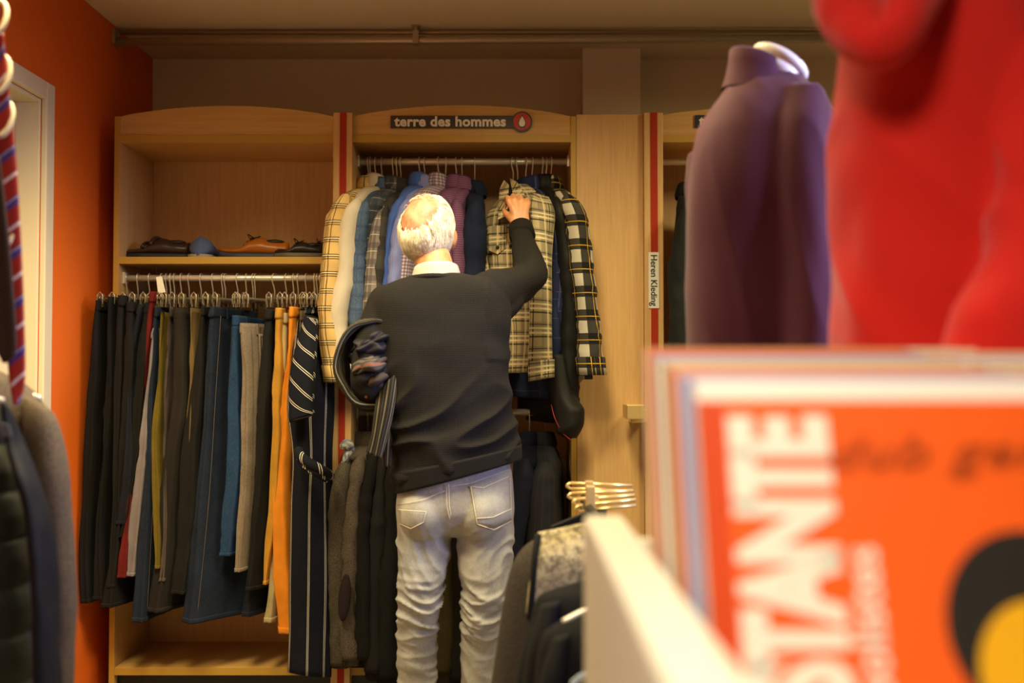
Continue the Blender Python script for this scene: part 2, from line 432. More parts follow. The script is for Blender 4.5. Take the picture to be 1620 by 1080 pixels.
# shop signs
def sign(px0, px1, cx, cyv, label, bm_):
    r = root('shop_sign', P((px0 + px1) / 2, cyv, FY - 0.002), label, 'sign', 'shop name signs on the bay headers')
    box('sign_board', (xf(px0), FY - 0.006, zf(cyv + 10)), (xf(px1 - 8), FY - 0.0005, zf(cyv - 9.5)), bm_, r, 0.0005)
    def disc(rad, y0, y1):
        p = [Vector((xf(cx) + rad * math.cos(2 * PI * i / 40), y0, zf(cyv) + rad * math.sin(2 * PI * i / 40))) for i in range(40)]
        return MB().prism(p, (0, y1 - y0, 0))
    obj('emblem', disc(0.0385, FY - 0.009, FY - 0.0005), bm_, r, False, label='dark round backing')
    obj('emblem', disc(0.0325, FY - 0.0105, FY - 0.009), M['sign_red'], r, False, label='red disc')
    def drop(k, y0, y1):
        p = []
        for i in range(40):
            a = 2 * PI * i / 40; rr = 0.013 * k
            x = rr * math.sin(a) * (math.sin(a / 2) ** 1.3); z = math.cos(a)
            p.append(Vector((xf(cx) + x * 1.25, y0, zf(cyv) + 0.020 * k * z)))
        return MB().prism(p, (0, y1 - y0, 0))
    obj('emblem_drop', drop(1.3, FY - 0.0115, FY - 0.0105), M['sign_dark'], r, False, label='dark drop outline')
    obj('emblem_drop', drop(1.0, FY - 0.0125, FY - 0.0115), M['sign_white'], r, False, label='white drop')
    text_mesh('lettering', 'terre des hommes', 0.052, (xf(px0 + 95), FY - 0.0068, zf(cyv + 0.5)), FACE, M['sign_white'], r, 0.0017, 1.04, space=1.04)
sign(617, 841, 826, 193, 'dark shop sign reading terre des hommes above the shirt rail', M['sign_dark'])
sign(1101, 1325, 1311, 192, 'dark blue shop sign mostly hidden behind the purple sweater', M['sign_navy'])

# ------------------------------------------------------------------ garments on hangers
def shirt_hanger_proto():
    r = root('coat_hanger', (0, 0, 0), 'metal hooked hanger on the upper shirt rail', 'hanger', 'hangers on the upper shirt rail')
    q = MB(); pts = [Vector((0.0, 0.0185 * math.cos(a) , 0.0 + 0.0185 * math.sin(a))) for a in [math.radians(d) for d in range(-40, 181, 20)]]
    pts += [Vector((0, -0.012, -0.02)), Vector((0, 0.0, -0.04)), Vector((0, 0, -0.095))]
    q.tube(pts, 0.0023, 6); obj('hook', q, M['wire'], r)
    q = MB(); q.tube(catmull([(0, -0.11, -0.16), (0, -0.05, -0.125), (0, 0, -0.095), (0, 0.05, -0.125), (0, 0.11, -0.16)]), 0.005, 8); obj('hanger_arm', q, M['black_plastic'], r)
    return r
def clip_hanger_proto():
    r = root('trouser_hanger', (0, 0, 0), 'clip hanger on the trouser rail', 'hanger', 'clip hangers on the trouser rail')
    q = MB(); pts = [Vector((0.0, 0.018 * math.cos(a), 0.018 * math.sin(a))) for a in [math.radians(d) for d in range(-40, 181, 20)]]
    pts += [Vector((0, -0.012, -0.02)), Vector((0, 0.0, -0.045)), Vector((0, 0, -0.085))]
    q.tube(pts, 0.0023, 6); obj('hook', q, M['wire'], r)
    q = MB(); q.tube([(0, -0.19, -0.088), (0, 0.17, -0.088)], 0.0055, 8); obj('bar', q, M['clip'], r)
    for s in (-0.165, 0.14):
        q = MB(); q.box((-0.009, s - 0.012, -0.122), (-0.005, s + 0.012, -0.072)); q.box((0.005, s - 0.012, -0.122), (0.009, s + 0.012, -0.072))
        q.box((-0.005, s - 0.012, -0.094), (0.005, s + 0.012, -0.085)); q.tube([(-0.013, s, -0.092), (0.013, s, -0.092)], 0.004, 8)
        obj('clip', q, M['clip'], r, False, 0.001)
        q = MB(); q.tube([(-0.010, s - 0.014, -0.110), (-0.010, s - 0.013, -0.078), (0, s - .012, -0.066), (0.010, s - 0.013, -0.078), (0.010, s - 0.014, -0.110)], 0.0014, 5); obj('spring', q, M['wire'], r)
    return r
def short(l):
    w = l.split()[:12]
    while len(l.split()) > 12 and w[-1].strip(',') in ('on', 'the', 'of', 'a', 'and', 'with', 'from', 'to', 'by', 'beside', 'behind', 'between', 'in', 'its', 'next', 'rail'): w.pop()
    return ' '.join(w).rstrip(',')
SH = shirt_hanger_proto(); CH = clip_hanger_proto(); _used = {}
def hang(proto, loc, yaw, label, group=None, tilt=0.0):
    o = proto if not _used.get(proto.name) else copy_tree(proto)
    _used[proto.name] = True; o.location = loc; o.rotation_euler = (tilt, 0, yaw); o['label'] = label
    if group: o['group'] = group
    return o

# trousers: levels = (px of near edge, py, yaw degrees, depth along the cloth, thickness)
def near_slab(lev, Y):
    out = []
    for px, py, yaw, L, t in lev:
        a = P(px, py, Y); a.x += t / 2
        b = a + Vector((math.sin(math.radians(yaw)) * L, math.cos(math.radians(yaw)) * L, 0))
        out.append((a, b, t))
    return out
def slab3(mb, lev, rings=34, n=40, amp=0.005, power=3.2, seed=None, fx=8.0, fz=1.3, groove=0.0, grow=0.0, tr=(0, 1), cap0=True, cap1=True, hemw=0.0):
    """same soft body from world points (near, far, thickness)"""
    if seed is None: seed = random.random() * 50
    fl = [(a.x, a.y, a.z, b.x, b.y, b.z, t) for a, b, t in lev]; out = []
    for i in range(rings + 1):
        t = tr[0] + (tr[1] - tr[0]) * i / rings; q7 = spl(fl, t)
        A = Vector(q7[0:3]); B = Vector(q7[3:6]); c = (A + B) / 2; sw_ = min(1, max(0, (t - .1) * 3)); c = c + Vector((noise.noise(Vector((A.z * 2.6, seed, 1))) * .014, noise.noise(Vector((A.z * 2.6, seed, 9))) * .012, 0)) * sw_; ax = (B - A) / 2
        ax = ax * (1 + grow / max(ax.length, 1e-4)); h = Vector((ax.x, ax.y, 0)).normalized(); pr = Vector((-h.y, h.x, 0)) * (q7[6] / 2 + grow); r = []
        for j in range(n):
            w = 2 * PI * j / n; cc, ss = math.cos(w), math.sin(w); e = 2 / power
            q = c + ax * math.copysign(abs(cc) ** e, cc) + pr * math.copysign(abs(ss) ** e, ss)
            if groove:
                g = max(0, 1 - abs(ss) / 0.5); q = q - ax.normalized() * math.copysign(groove * g, cc) * min(1, max(0, (t - 0.12) * 8))
            rz = 1 - abs(noise.noise(Vector((q.x * 9 + seed, q.y * 7, q.z * 15 + 2.5 * noise.noise(q * 6))))) * 2.4
            k = fold(q, seed, fx, fz) * 2.2 * amp + fold(q, seed + 5, fx * 4, fz * 5) * amp * 0.7 + max(0, rz) ** 2 * amp * .9 * max(0, noise.noise(Vector((q.z * 3, seed, q.x * 2))) + .35)
            q = q + (h * math.copysign(0.35, cc) + Vector((-h.y, h.x, 0)) * math.copysign(1, ss) * min(1, abs(ss) * 3)) * k
            if hemw and t > 0.97: q = q + (q - c).normalized() * 0.002
            r.append(q)
        out.append(r)
    mb.loft(out, cap0, cap1); return out
def trousers(label, mat, lev, Y=3.655, cat='trousers', group='trousers on the clip hanger rail', name='trousers', pocket=None, seam=None, patch=None, amp=0.007, hanger=True):
    w = near_slab(lev, Y); a, b, t = w[0]
    r = root(name, (a + b) / 2, label, cat, group); seed = random.random() * 50
    q = MB(); slab3(q, w, amp=amp, groove=0.014, seed=seed); obj('trouser_legs', q, mat, r)
    h = (b - a).normalized(); q = MB()
    z0 = a.z - 0.0
    wl = [((a - h * 0.001) + Vector((0, 0, 0.003)), b + h * 0.001 + Vector((0, 0, 0.003)), t + 0.002)]
    l2 = spl([(x.x, x.y, x.z, y.x, y.y, y.z, tt) for x, y, tt in w], 0.04)
    f = 0.035 / max(0.001, a.z - l2[2])
    wl.append((a.lerp(Vector(l2[0:3]), f) - h * 0.003, b.lerp(Vector(l2[3:6]), f) + h * 0.001, t + 0.003))
    slab3(q, wl, rings=4, amp=amp, seed=seed, power=3.2); obj('waistband', q, mat, r)
    # belt loops on the near edge and the side facing the shop middle
    pr = Vector((-h.y, h.x, 0)); s = 1 if pr.x > 0 else -1
    for k in (0.22, 0.62):
        p = a.lerp(b, k) + pr * s * (t / 2 + 0.004); q = MB(); q.box((-0.002, -0.006, -0.038), (0.002, 0.006, 0.002))
        q.v = [p + Vector((v.x, 0, v.z)) + h * v.y for v in q.v]; obj('belt_loop', q, mat, r, False, 0.001)
    q = MB(); slab3(q, w, rings=3, amp=amp, groove=0.014, seed=seed, grow=.0018, tr=(.975, 1.0)); obj('hem', q, mat, r)
    if seam:
        q = MB(); fl = [(x.x, x.y, x.z, y.x, y.y, y.z, tt) for x, y, tt in w]
        for off in (0.05, 0.055):
            pts = []
            for i in range(2, 38):
                v = spl(fl, i / 38 * 0.98); A = Vector(v[:3]); B = Vector(v[3:6]); hh = (B - A); hh.z = 0; hh.normalize(); pp = Vector((-hh.y, hh.x, 0)); pp = pp if pp.x > 0 else -pp
                pts.append(A + hh * (off * 0.6) + pp * (v[6] / 2 * 1.0 + 0.0012 + amp * 0.4))
            if off == 0.05: q.tube(pts, 0.0007, 4)
        obj('seam', q, seam, r)
    if pocket:
        fl = [(x.x, x.y, x.z, y.x, y.y, y.z, tt) for x, y, tt in w]; q = MB(); g = []
        for i in range(9):
            row = []; z = pocket[0] + (pocket[1] - pocket[0]) * i / 8; v = spl(fl, z); A = Vector(v[:3]); B = Vector(v[3:6]); L = (B - A).length; hh = (B - A).normalized(); pp = Vector((-hh.y, hh.x, 0)); pp = pp if pp.x > 0 else -pp
            for j in range(7):
                u = j / 6; bow = 0.5 * (pocket[1] - pocket[0]) * (0.25 - (u - 0.5) ** 2) * 0.9 if i == 8 else 0
                v2 = spl(fl, z + bow); A2 = Vector(v2[:3])
                row.append(A2 + hh * (L * (pocket[2] + (pocket[3] - pocket[2]) * u)) + pp * (v[6] / 2 + 0.0035 + amp * 0.9))
            g.append(row)
        k = len(q.v)
        for row in g: q.v += row
        for i in range(8):
            for j in range(6): q.face([k + i * 7 + j, k + i * 7 + j + 1, k + (i + 1) * 7 + j + 1, k + (i + 1) * 7 + j], [(j * .02, i * .02)] * 4)
        po = obj('back_pocket', q, patch or mat, r); so = po.modifiers.new('thick', 'SOLIDIFY'); so.thickness = 0.0025
        if seam:
            q = MB(); edge = [g[i][0] for i in range(9)] + [g[8][j] for j in range(7)] + [g[i][6] for i in range(8, -1, -1)]
            c0 = sum(edge, Vector()) / len(edge); q.tube([p.lerp(c0, 0.07) + pp * 0.0026 for p in edge] + [], 0.0009, 4)
            q.tube([p.lerp(c0, 0.07) + pp * 0.0026 for p in g[0]], 0.0009, 4); obj('pocket_stitching', q, seam, po)
    if hanger:
        c = (a + b) / 2; ang = math.atan2(-h.x, h.y)
        hang(CH, (c.x, R1Y, z1), ang, 'clip hanger holding the ' + short(label), tilt=0)
    return r
blk = cloth('black_denim', (28, 27, 26), kind='weave', var=0.3); cha = cloth('charcoal_wool', (48, 43, 40), var=0.25); chb = cloth('dark_charcoal_cloth', (34, 32, 31))
nvy = cloth('navy_denim', (26, 30, 46), kind='denim'); ind = cloth('indigo_denim', (30, 42, 64), kind='denim', var=0.35); mid = cloth('mid_blue_denim', (32, 62, 100), kind='denim')
mar = cloth('maroon_cloth', (108, 26, 24)); lil = cloth('pale_grey_cloth', (136, 128, 132)); olv = cloth('olive_yellow_cloth', (116, 98, 34)); mau = cloth('mauve_grey_cloth', (92, 80, 78))
kha = cloth('khaki_cloth', (116, 96, 58)); gry = cloth('washed_grey_denim', (126, 112, 98), kind='denim', var=0.35); mus = cloth('mustard_cloth', (196, 142, 50)); crm = cloth('stone_cloth', (176, 162, 120))
org = cloth('orange_chino_cloth', (226, 138, 36), var=0.2); thr = plain('pale_stitch', (120, 108, 92), 0.8); tho = plain('orange_stitch', (176, 110, 56), 0.8)
T = trousers
T('black jeans hanging nearest the orange wall', blk, [(147, 476, -4, .38, .030), (134, 640, -2, .32, .034), (126, 800, 2, .27, .038), (122, 955, 8, .24, .045)])
T('second pair of black jeans from the orange wall', blk, [(166, 470, -4, .38, .030), (158, 640, 0, .32, .034), (148, 800, 2, .27, .038), (143, 950, 5, .24, .040)])
T('third pair of black trousers from the orange wall', chb, [(183, 468, -3, .38, .030), (176, 640, 0, .32, .030), (170, 800, 2, .27, .034), (164, 930, 5, .24, .034)])
T('charcoal jeans with a rolled frayed hem hanging left of the navy pair', chb, [(197, 478, 0, .38, .034), (188, 640, 2, .32, .04), (172, 800, 6, .27, .045), (154, 962, 14, .24, .055)])
T('navy jeans with pale pocket stitching fourth from the left end', nvy, [(216, 482, 2, .38, .025), (200, 560, 4, .32, .03), (196, 700, 4, .27, .03), (186, 830, 8, .24, .02)], seam=thr, pocket=(0.22, 0.42, 0.02, 0.4))
T('black cord trousers half hidden beside the maroon pair', blk, [(228, 480, 0, .38, .022), (210, 640, 0, .30, .022), (196, 800, 2, .25, .022), (186, 850, 4, .22, .022)])
T('narrow maroon trousers showing a red hem', mar, [(235, 462, 0, .38, .022), (218, 640, 0, .30, .014), (200, 800, 4, .25, .014), (188, 914, 6, .22, .022)])
T('pale grey trousers with a short white hem', lil, [(240, 520, 4, .34, .012), (222, 640, 2, .30, .030), (208, 780, 4, .25, .036), (192, 912, 8, .22, .045)], hanger=False)
T('blue jeans with a yellow stitched edge', ind, [(240, 486, 0, .38, .028), (226, 640, 0, .30, .034), (218, 800, 4, .25, .038), (202, 985, 12, .22, .05)], seam=thr)
T('olive yellow corduroy trousers between blue jeans and mauve pair', olv, [(250, 494, 2, .38, .020), (242, 640, 2, .30, .022), (240, 780, 4, .25, .02), (238, 900, 4, .22, .02)])
T('mauve grey trousers right of the olive yellow pair', mau, [(262, 486, 2, .38, .026), (252, 640, 4, .30, .028), (250, 800, 4, .25, .028), (246, 920, 4, .22, .03)])
T('wide charcoal suit trousers with a dark welt pocket', cha, [(274, 488, 6, .38, .036), (266, 640, 10, .32, .044), (246, 800, 16, .28, .055), (222, 970, 26, .26, .062)])
T('khaki brown trousers with slanted pocket', kha, [(296, 488, 6, .38, .026), (294, 600, 6, .30, .028), (292, 760, 6, .25, .025), (286, 860, 6, .22, .02)])
T('slim black trousers left of the wide dark blue jeans', chb, [(315, 484, 4, .38, .026), (296, 640, 8, .30, .044), (282, 800, 12, .26, .05), (262, 940, 18, .24, .055)])
T('wide dark blue jeans with a frayed hem and back pocket', ind, [(328, 486, 12, .36, .034), (312, 620, 20, .33, .05), (296, 800, 32, .30, .06), (276, 986, 42, .29, .065)], seam=thr, patch=cloth('worn_indigo', (52, 62, 84), kind='denim'), pocket=(0.10, 0.34, 0.30, 0.80), amp=0.006)
T('bright mid blue jeans right of the wide dark jeans', mid, [(366, 500, 4, .36, .026), (358, 640, 6, .30, .036), (352, 760, 8, .26, .044), (344, 880, 10, .22, .04)])
T('washed grey jeans turned to show a round back pocket', gry, [(374, 512, 26, .30, .034), (374, 620, 24, .28, .044), (372, 760, 16, .25, .045), (366, 906, 14, .22, .036)], Y=3.63, pocket=(0.07, 0.3, 0.22, 0.92), seam=cha, amp=0.004, hanger=True)
T('dark charcoal trousers right of the washed grey jeans', chb, [(414, 490, 8, .36, .036), (404, 640, 10, .32, .044), (392, 780, 20, .28, .05), (372, 936, 30, .26, .05)])
T('navy trousers hanging low behind the charcoal pair', nvy, [(420, 500, 8, .36, .02), (412, 640, 10, .32, .02), (400, 800, 16, .28, .03), (376, 976, 26, .26, .04)], Y=3.70, hanger=False)
T('mustard yellow trousers with a slim straight leg', mus, [(434, 488, 4, .36, .026), (428, 640, 6, .30, .032), (420, 780, 6, .26, .036), (413, 926, 6, .22, .024)])
T('stone coloured trousers squeezed between mustard and orange pairs', crm, [(446, 496, 4, .34, .018), (436, 640, 6, .30, .02), (428, 800, 10, .26, .03), (410, 986, 12, .22, .05)], Y=3.68)
T('bright orange chinos with creased knees', org, [(455, 486, 4, .36, .026), (441, 620, 8, .32, .05), (424, 770, 10, .28, .07), (437, 1004, 8, .22, .055)], amp=0.008)
T('brown checked trousers right of the orange chinos', cloth('brown_check', (110, 92, 66), [('u', .02, 0, .004, (60, 48, 34), .6), ('v', .02, 0, .004, (60, 48, 34), .6)]), [(471, 492, 4, .36, .02), (466, 640, 6, .30, .02), (462, 800, 6, .26, .02), (460, 900, 6, .22, .02)])
T('pale blue shorts edge beside the pinstripe suit', cloth('pale_blue_cloth', (150, 168, 180)), [(479, 488, 4, .3, .016), (474, 600, 6, .28, .02), (472, 700, 6, .26, .02), (470, 800, 6, .22, .02)], Y=3.68)
# pinstriped navy garment with sleeve and tied belt
pin = cloth('navy_pinstripe', (17, 20, 36), [('u', .078, 0.006, .0022, (214, 206, 190), .9), ('u', .078, 0.012, .0022, (214, 206, 190), .9)])
pin2 = cloth('navy_pinstripe_slanted', (17, 20, 36), [('u', .060, 0, .0024, (214, 206, 190), .9), ('u', .060, 0.007, .0024, (214, 206, 190), .9)], rot=math.radians(58))
a_ = P(490, 485, 3.8)
r = root('jumpsuit', a_, 'long navy jumpsuit with white double pinstripes and a tied belt', 'jumpsuit')
q = MB(); slab(q, [(478, 488, 3.72, 517, 482, 3.86, .05), (470, 560, 3.64, 522, 560, 3.82, .10), (462, 640, 3.58, 522, 640, 3.78, .11), (468, 720, 3.58, 520, 720, 3.76, .09),
    (464, 800, 3.58, 520, 800, 3.74, .10), (461, 940, 3.57, 520, 940, 3.72, .11), (460, 1065, 3.57, 521, 1067, 3.70, .11)], rings=44, n=48, amp=.006); obj('garment_body', q, pin, r)
q = MB(); slab(q, [(488, 498, 3.62, 500, 505, 3.60, .05), (468, 560, 3.55, 496, 562, 3.52, .06), (460, 620, 3.53, 493, 630, 3.50, .065), (460, 668, 3.53, 494, 655, 3.50, .06)], rings=20, amp=.004); obj('sleeve', q, pin2, r)
q = MB(); q.tube(catmull([P(472, 712, 3.53), P(476, 722, 3.50), P(494, 735, 3.485), P(512, 745, 3.50), P(522, 752, 3.56)]), .017, 10)
q.tube(catmull([P(474, 722, 3.52), P(480, 736, 3.50), P(500, 748, 3.49), P(518, 758, 3.52)]), .013, 10); obj('belt', q, pin2, r)
q = MB(); slab(q, [(486, 486, 3.70, 512, 480, 3.84, .055), (480, 496, 3.68, 517, 492, 3.86, .075)], rings=6, amp=.002); obj('collar', q, pin, r)
c_ = P(497, 486, R1Y); hang(CH, (c_.x, R1Y, z1), 0.1, 'clip hanger holding the navy pinstriped jumpsuit')
for px, lb in ((507, 'empty clip hanger right of the pinstriped jumpsuit'), (517, 'empty clip hanger nearest the right end of the trouser rail')):
    c_ = P(px, 440, R1Y); hang(CH, (c_.x, R1Y, z1), 0.05, lb)
for px, py, dz, lb in ((270, 485, 0, 'empty clip hanger tangled above the mauve trousers'), (357, 490, 0, 'empty clip hanger right of the wide dark jeans'), (390, 490, 0, 'empty clip hanger above the washed grey jeans'), (404, 490, 0, 'empty clip hanger left of the dark charcoal trousers')):
    c_ = P(px, 440, R1Y); hang(CH, (c_.x, R1Y, z1), random.uniform(-.2, .2), lb)
# white tag hanging at the left end of the rail
q = MB(); p0 = P(247, 432, 3.83); q.tube(catmull([p0, p0 + Vector((0.004, -.01, .03)), p0 + Vector((-.012, 0, .045)), p0 + Vector((-.004, 0, .02))]), .0015, 6)
r = root('price_tag', p0, 'white paper tag tied above the maroon trousers', 'tag'); obj('tag_string', q, M['ink'], r)
q = MB(); q.prism([P(247, 438, 3.70), P(256, 437, 3.70), P(262, 462, 3.695), P(250, 464, 3.695)], (0.0, .0012, 0)); obj('tag_card', q, M['white'], r, False)

# ------------------------------------------------------------------ shirts on the upper rail
def shirt(label, mat, cx, cy, near, hem_py, name='shirt', cat='shirt', group='shirts on the upper rail', bt=0.055, Ys=3.70, Yc=None, cuffmat=None, slv=0.10, hanger=True, collarmat=None, railz=None, amp=0.009, cuff=True, bodymat=None, far=0.85, buttons=None, collar=True, neckw=0.05):
    """near = [(px, py, width px)] centre line of the sleeve that faces the shop"""
    Yc = Yc or R2Y; C = P(cx, cy, Yc); seed = random.random() * 50
    r = root(name, C, label, cat, group)
    pts = [P(px, py, Ys) for px, py, w in near]; ws = [w / F * Ys for px, py, w in near]
    sh = pts[0]; hemz = P(cx, hem_py, Ys).z
    def nearat(z):
        for i in range(len(pts) - 1):
            if z >= pts[i + 1].z:
                f = (pts[i].z - z) / max(1e-6, pts[i].z - pts[i + 1].z); return pts[i].lerp(pts[i + 1], min(max(f, 0), 1))
        return pts[-1]
    rings = []; N = 34; n = 40
    for i in range(N + 1):
        s = i / N
        if s < 0.22:
            f = s / 0.22; z = C.z - 0.025 + (sh.z - 0.01 - (C.z - 0.025)) * (f ** 1.25); full = (sh - C); full.z = 0
            d = full.normalized(); a = neckw + (full.length - neckw) * math.sin(f * PI / 2); b = 0.035 + (bt / 2 - 0.035) * f
            b = max(b, 0.02)
        else:
            f = (s - 0.22) / 0.78; z = sh.z - 0.01 + (hemz - sh.z + 0.01) * f; full = nearat(z) - C; full.z = 0
            d = full.normalized(); a = full.length - 0.015 * min(1, f * 5); b = bt / 2 * (1 + 0.5 * f)
        pr = Vector((-d.y, d.x, 0)); ring = []
        for j in range(n):
            w = 2 * PI * j / n; cc, ss = math.cos(w), math.sin(w); k = a if cc > 0 else a * far
            e = 0.75
            p = Vector((C.x, C.y, z)) + d * k * math.copysign(abs(cc) ** e, cc) + pr * b * math.copysign(abs(ss) ** e, ss)
            fo = fold(p, seed, 10, 1.6) * 2 * amp + fold(p, seed + 4, 34, 6) * amp * .4
            p = p + pr * math.copysign(fo, ss) * min(1, abs(ss) * 2) * min(1, s * 6)
            ring.append(p)
        rings.append(ring)
    q = MB().loft(rings); obj('shirt_body', q, bodymat or mat, r)
    # sleeve
    fl = [(p.x, p.y, p.z, w) for p, w in zip(pts, ws)]; rings = []; N = 30; n = 24
    dd = (sh - C); dd.z = 0; dd.normalize(); pr = Vector((-dd.y, dd.x, 0))
    for i in range(N + 1):
        s = i / N; v = spl(fl, s); c = Vector(v[:3]); hw = v[3] / 2; dp = slv / 2 * (1 - .35 * s)
        if i < 4: k = math.sin((i + 1) / 5 * PI / 2); hw *= k; dp *= k; c = c + Vector((0, 0, 0.02 * (1 - k)))
        ring = []
        for j in range(n):
            w = 2 * PI * j / n; p = c + dd * dp * math.cos(w) + pr * hw * math.sin(w)
            rr = (p - c).normalized(); p = p + rr * (fold(p, seed + 2, 12, 5) * amp * 1.5 + max(0, 1 - abs(noise.noise(Vector((p.x * 10 + seed, p.y * 10, p.z * 22 + 3 * noise.noise(p * 7))))) * 2.6) ** 2 * amp * .9) * min(1, i / 5)
            ring.append(p)
        rings.append(ring)
    obj('sleeve', MB().loft(rings, True, not cuff), mat, r)
    if cuff:
        c0 = rings[-1]; cc = sum(c0, Vector()) / n; dn = (pts[-1] - pts[-2]).normalized(); cr = []
        for z, g in ((-.004, 1.0), (0, 1.10), (.03, 1.08), (.062, 1.10), (.062, .96), (.03, .92)): cr.append([cc + dn * z + (p - cc) * g for p in c0])
        obj('cuff', MB().loft(cr, False, True), cuffmat or mat, r)
    if collar:
        q = MB(); cr = []
        for z, ga, gb in ((-0.035, 1.25, 1.3), (-.018, 1.32, 1.35), (0.010, 1.12, 1.1), (0.020, 1.0, 1.0), (0.016, .92, .9), (-.02, .88, .85)):
            cr.append([Vector((C.x, C.y, C.z + z)) + dd * neckw * 1.05 * ga * math.cos(2 * PI * j / 24) + pr * .036 * gb * math.sin(2 * PI * j / 24) + Vector((0, 0, 0.008 * math.cos(2 * PI * j / 24))) for j in range(24)])
        q.loft(cr, False, False); obj('collar', q, collarmat or mat, r)
    if hanger:
        rz = z2 if railz is None else railz
        hang(SH, (C.x, R2Y, rz), math.atan2(-dd.x, dd.y) if dd.y > 0 else math.atan2(dd.x, -dd.y), 'hook hanger holding the ' + short(label), None if railz is None else 'hangers on the lower jacket rail')
    return r
def gingham(name, base, c, p): return cloth(name, base, [('u', p, 0, p / 2, c, .55), ('v', p, 0, p / 2, c, .55)], var=.1)
nova = cloth('beige_check', (214, 178, 112), [('u', .062, 0, .0035, (30, 26, 24), .85), ('u', .062, .008, .0035, (30, 26, 24), .85), ('u', .062, .016, .0035, (30, 26, 24), .85),
    ('v', .062, 0, .0035, (30, 26, 24), .85), ('v', .062, .008, .0035, (30, 26, 24), .85), ('v', .062, .016, .0035, (30, 26, 24), .85), ('v', .062, .012, .002, (240, 232, 214), .8)], var=.15)
wht = cloth('white_cotton', (206, 194, 174), var=.12); den = cloth('printed_blue_denim', (78, 98, 130), [('v', .05, 0, .01, (46, 60, 92), .5), ('u', .03, 0, .006, (50, 62, 90), .4)], kind='denim', var=.5)
gpl = cloth('grey_blue_check', (84, 88, 96), [('u', .05, 0, .014, (48, 54, 66), .7), ('v', .05, 0, .014, (48, 54, 66), .7), ('v', .05, .03, .003, (170, 166, 160), .5)])
gw = cloth('grey_white_check', (150, 140, 132), [('u', .04, 0, .012, (84, 80, 84), .7), ('v', .06, 0, .02, (80, 76, 78), .6), ('v', .06, .03, .003, (220, 212, 200), .6)])
cgr = cloth('charcoal_block', (78, 74, 70), [('v', .12, 0, .05, (50, 48, 48), .8)]); blu = cloth('royal_blue_shirting', (74, 104, 186), [('u', .008, 0, .002, (60, 84, 160), .6)], var=.12)
lbl = cloth('lavender_blue_shirting', (138, 146, 206), [('u', .007, 0, .002, (110, 120, 190), .6)], var=.12)
gin = gingham('purple_gingham', (214, 200, 212), (70, 30, 78), .0125); pst = cloth('purple_fine_stripe', (132, 90, 126), [('v', .0085, 0, .003, (84, 40, 84), .7)], var=.12)
nv2 = cloth('navy_shirting', (30, 40, 68)); nv3 = cloth('navy_windowpane', (40, 42, 84), [('u', .07, 0, .0025, (76, 84, 130), .7), ('v', .07, 0, .0025, (76, 84, 130), .7)]); nv4 = cloth('dark_blue_cloth', (34, 44, 78), [('v', .07, 0, .0025, (66, 80, 120), .6)])
bk2 = cloth('black_shell', (28, 27, 27), rough=.6)
plk = cloth('black_white_check', (196, 188, 172), [('u', .07, 0, .032, (16, 16, 16), .93), ('v', .085, 0, .040, (16, 16, 16), .93), ('u', .07, .052, .003, (210, 160, 50), .9), ('v', .085, .062, .003, (210, 160, 50), .9), ('v', .085, .05, .004, (30, 30, 30), .6)], var=.1)
olp = cloth('olive_beige_plaid', (176, 160, 122), [('u', .075, 0, .018, (110, 104, 84), .6), ('v', .085, 0, .030, (126, 118, 96), .6), ('u', .075, .030, .005, (34, 34, 32), .85), ('u', .075, .042, .003, (34, 34, 32), .8), ('v', .085, .036, .006, (34, 34, 32), .85),
    ('v', .085, .050, .007, (226, 208, 164), .75), ('v', .085, .066, .007, (226, 208, 164), .7), ('v', .085, .078, .004, (40, 40, 38), .8), ('u', .075, .056, .006, (222, 200, 150), .6)], var=.12)
Sh = shirt
Sh('beige shirt with black and white tartan lines, leftmost on the rail', nova, 583, 292, [(548, 312, 30), (532, 352, 34), (524, 430, 32), (520, 520, 34), (528, 578, 40)], 600, Ys=3.66, slv=.11)
Sh('plain white shirt beside the beige tartan one', wht, 594, 288, [(566, 320, 26), (552, 360, 30), (545, 430, 30), (534, 510, 30), (548, 570, 34)], 590, Ys=3.665, slv=.11)
Sh('blue printed denim shirt right of the white one', den, 604, 294, [(580, 322, 20), (574, 360, 26), (567, 430, 28), (566, 520, 26), (566, 560, 22)], 600, Ys=3.68)
Sh('grey blue checked shirt behind the printed denim one', gpl, 622, 292, [(598, 312, 26), (590, 352, 20), (583, 430, 18), (582, 520, 20), (584, 560, 20)], 600, Ys=3.70, bt=.07)
Sh('grey shirt with white checks and rolled cuffs left of the charcoal one', gw, 628, 296, [(602, 340, 18), (594, 390, 22), (588, 450, 22), (584, 520, 26), (588, 560, 24)], 600, Ys=3.67)
Sh('charcoal shirt with a light grey yoke', cgr, 634, 296, [(612, 330, 14), (606, 380, 18), (600, 450, 22), (597, 520, 22), (598, 560, 22)], 600, Ys=3.68)
Sh('bright blue shirt with a stiff collar left of the head', blu, 664, 286, [(636, 318, 26), (622, 360, 20), (612, 430, 18), (606, 500, 20), (606, 560, 20)], 600, Ys=3.70, bt=.08)
Sh('lavender blue striped shirt behind the man', lbl, 672, 290, [(644, 322, 22), (632, 370, 22), (624, 440, 22), (618, 500, 22), (618, 560, 22)], 600, Ys=3.68)
Sh('purple and white gingham shirt behind the head', gin, 694, 287, [(664, 310, 30), (648, 370, 28), (638, 440, 28), (634, 500, 28), (632, 560, 26)], 600, Ys=3.70, bt=.09)
Sh('purple finely striped shirt right of the gingham one', pst, 722, 290, [(700, 316, 36), (704, 370, 30), (706, 440, 30), (700, 520, 30), (700, 560, 28)], 600, Ys=3.72, bt=.10)
Sh('second purple striped shirt pressed behind the first', pst, 731, 292, [(722, 322, 24), (724, 370, 24), (726, 440, 22), (722, 520, 22), (722, 560, 22)], 600, Ys=3.74)
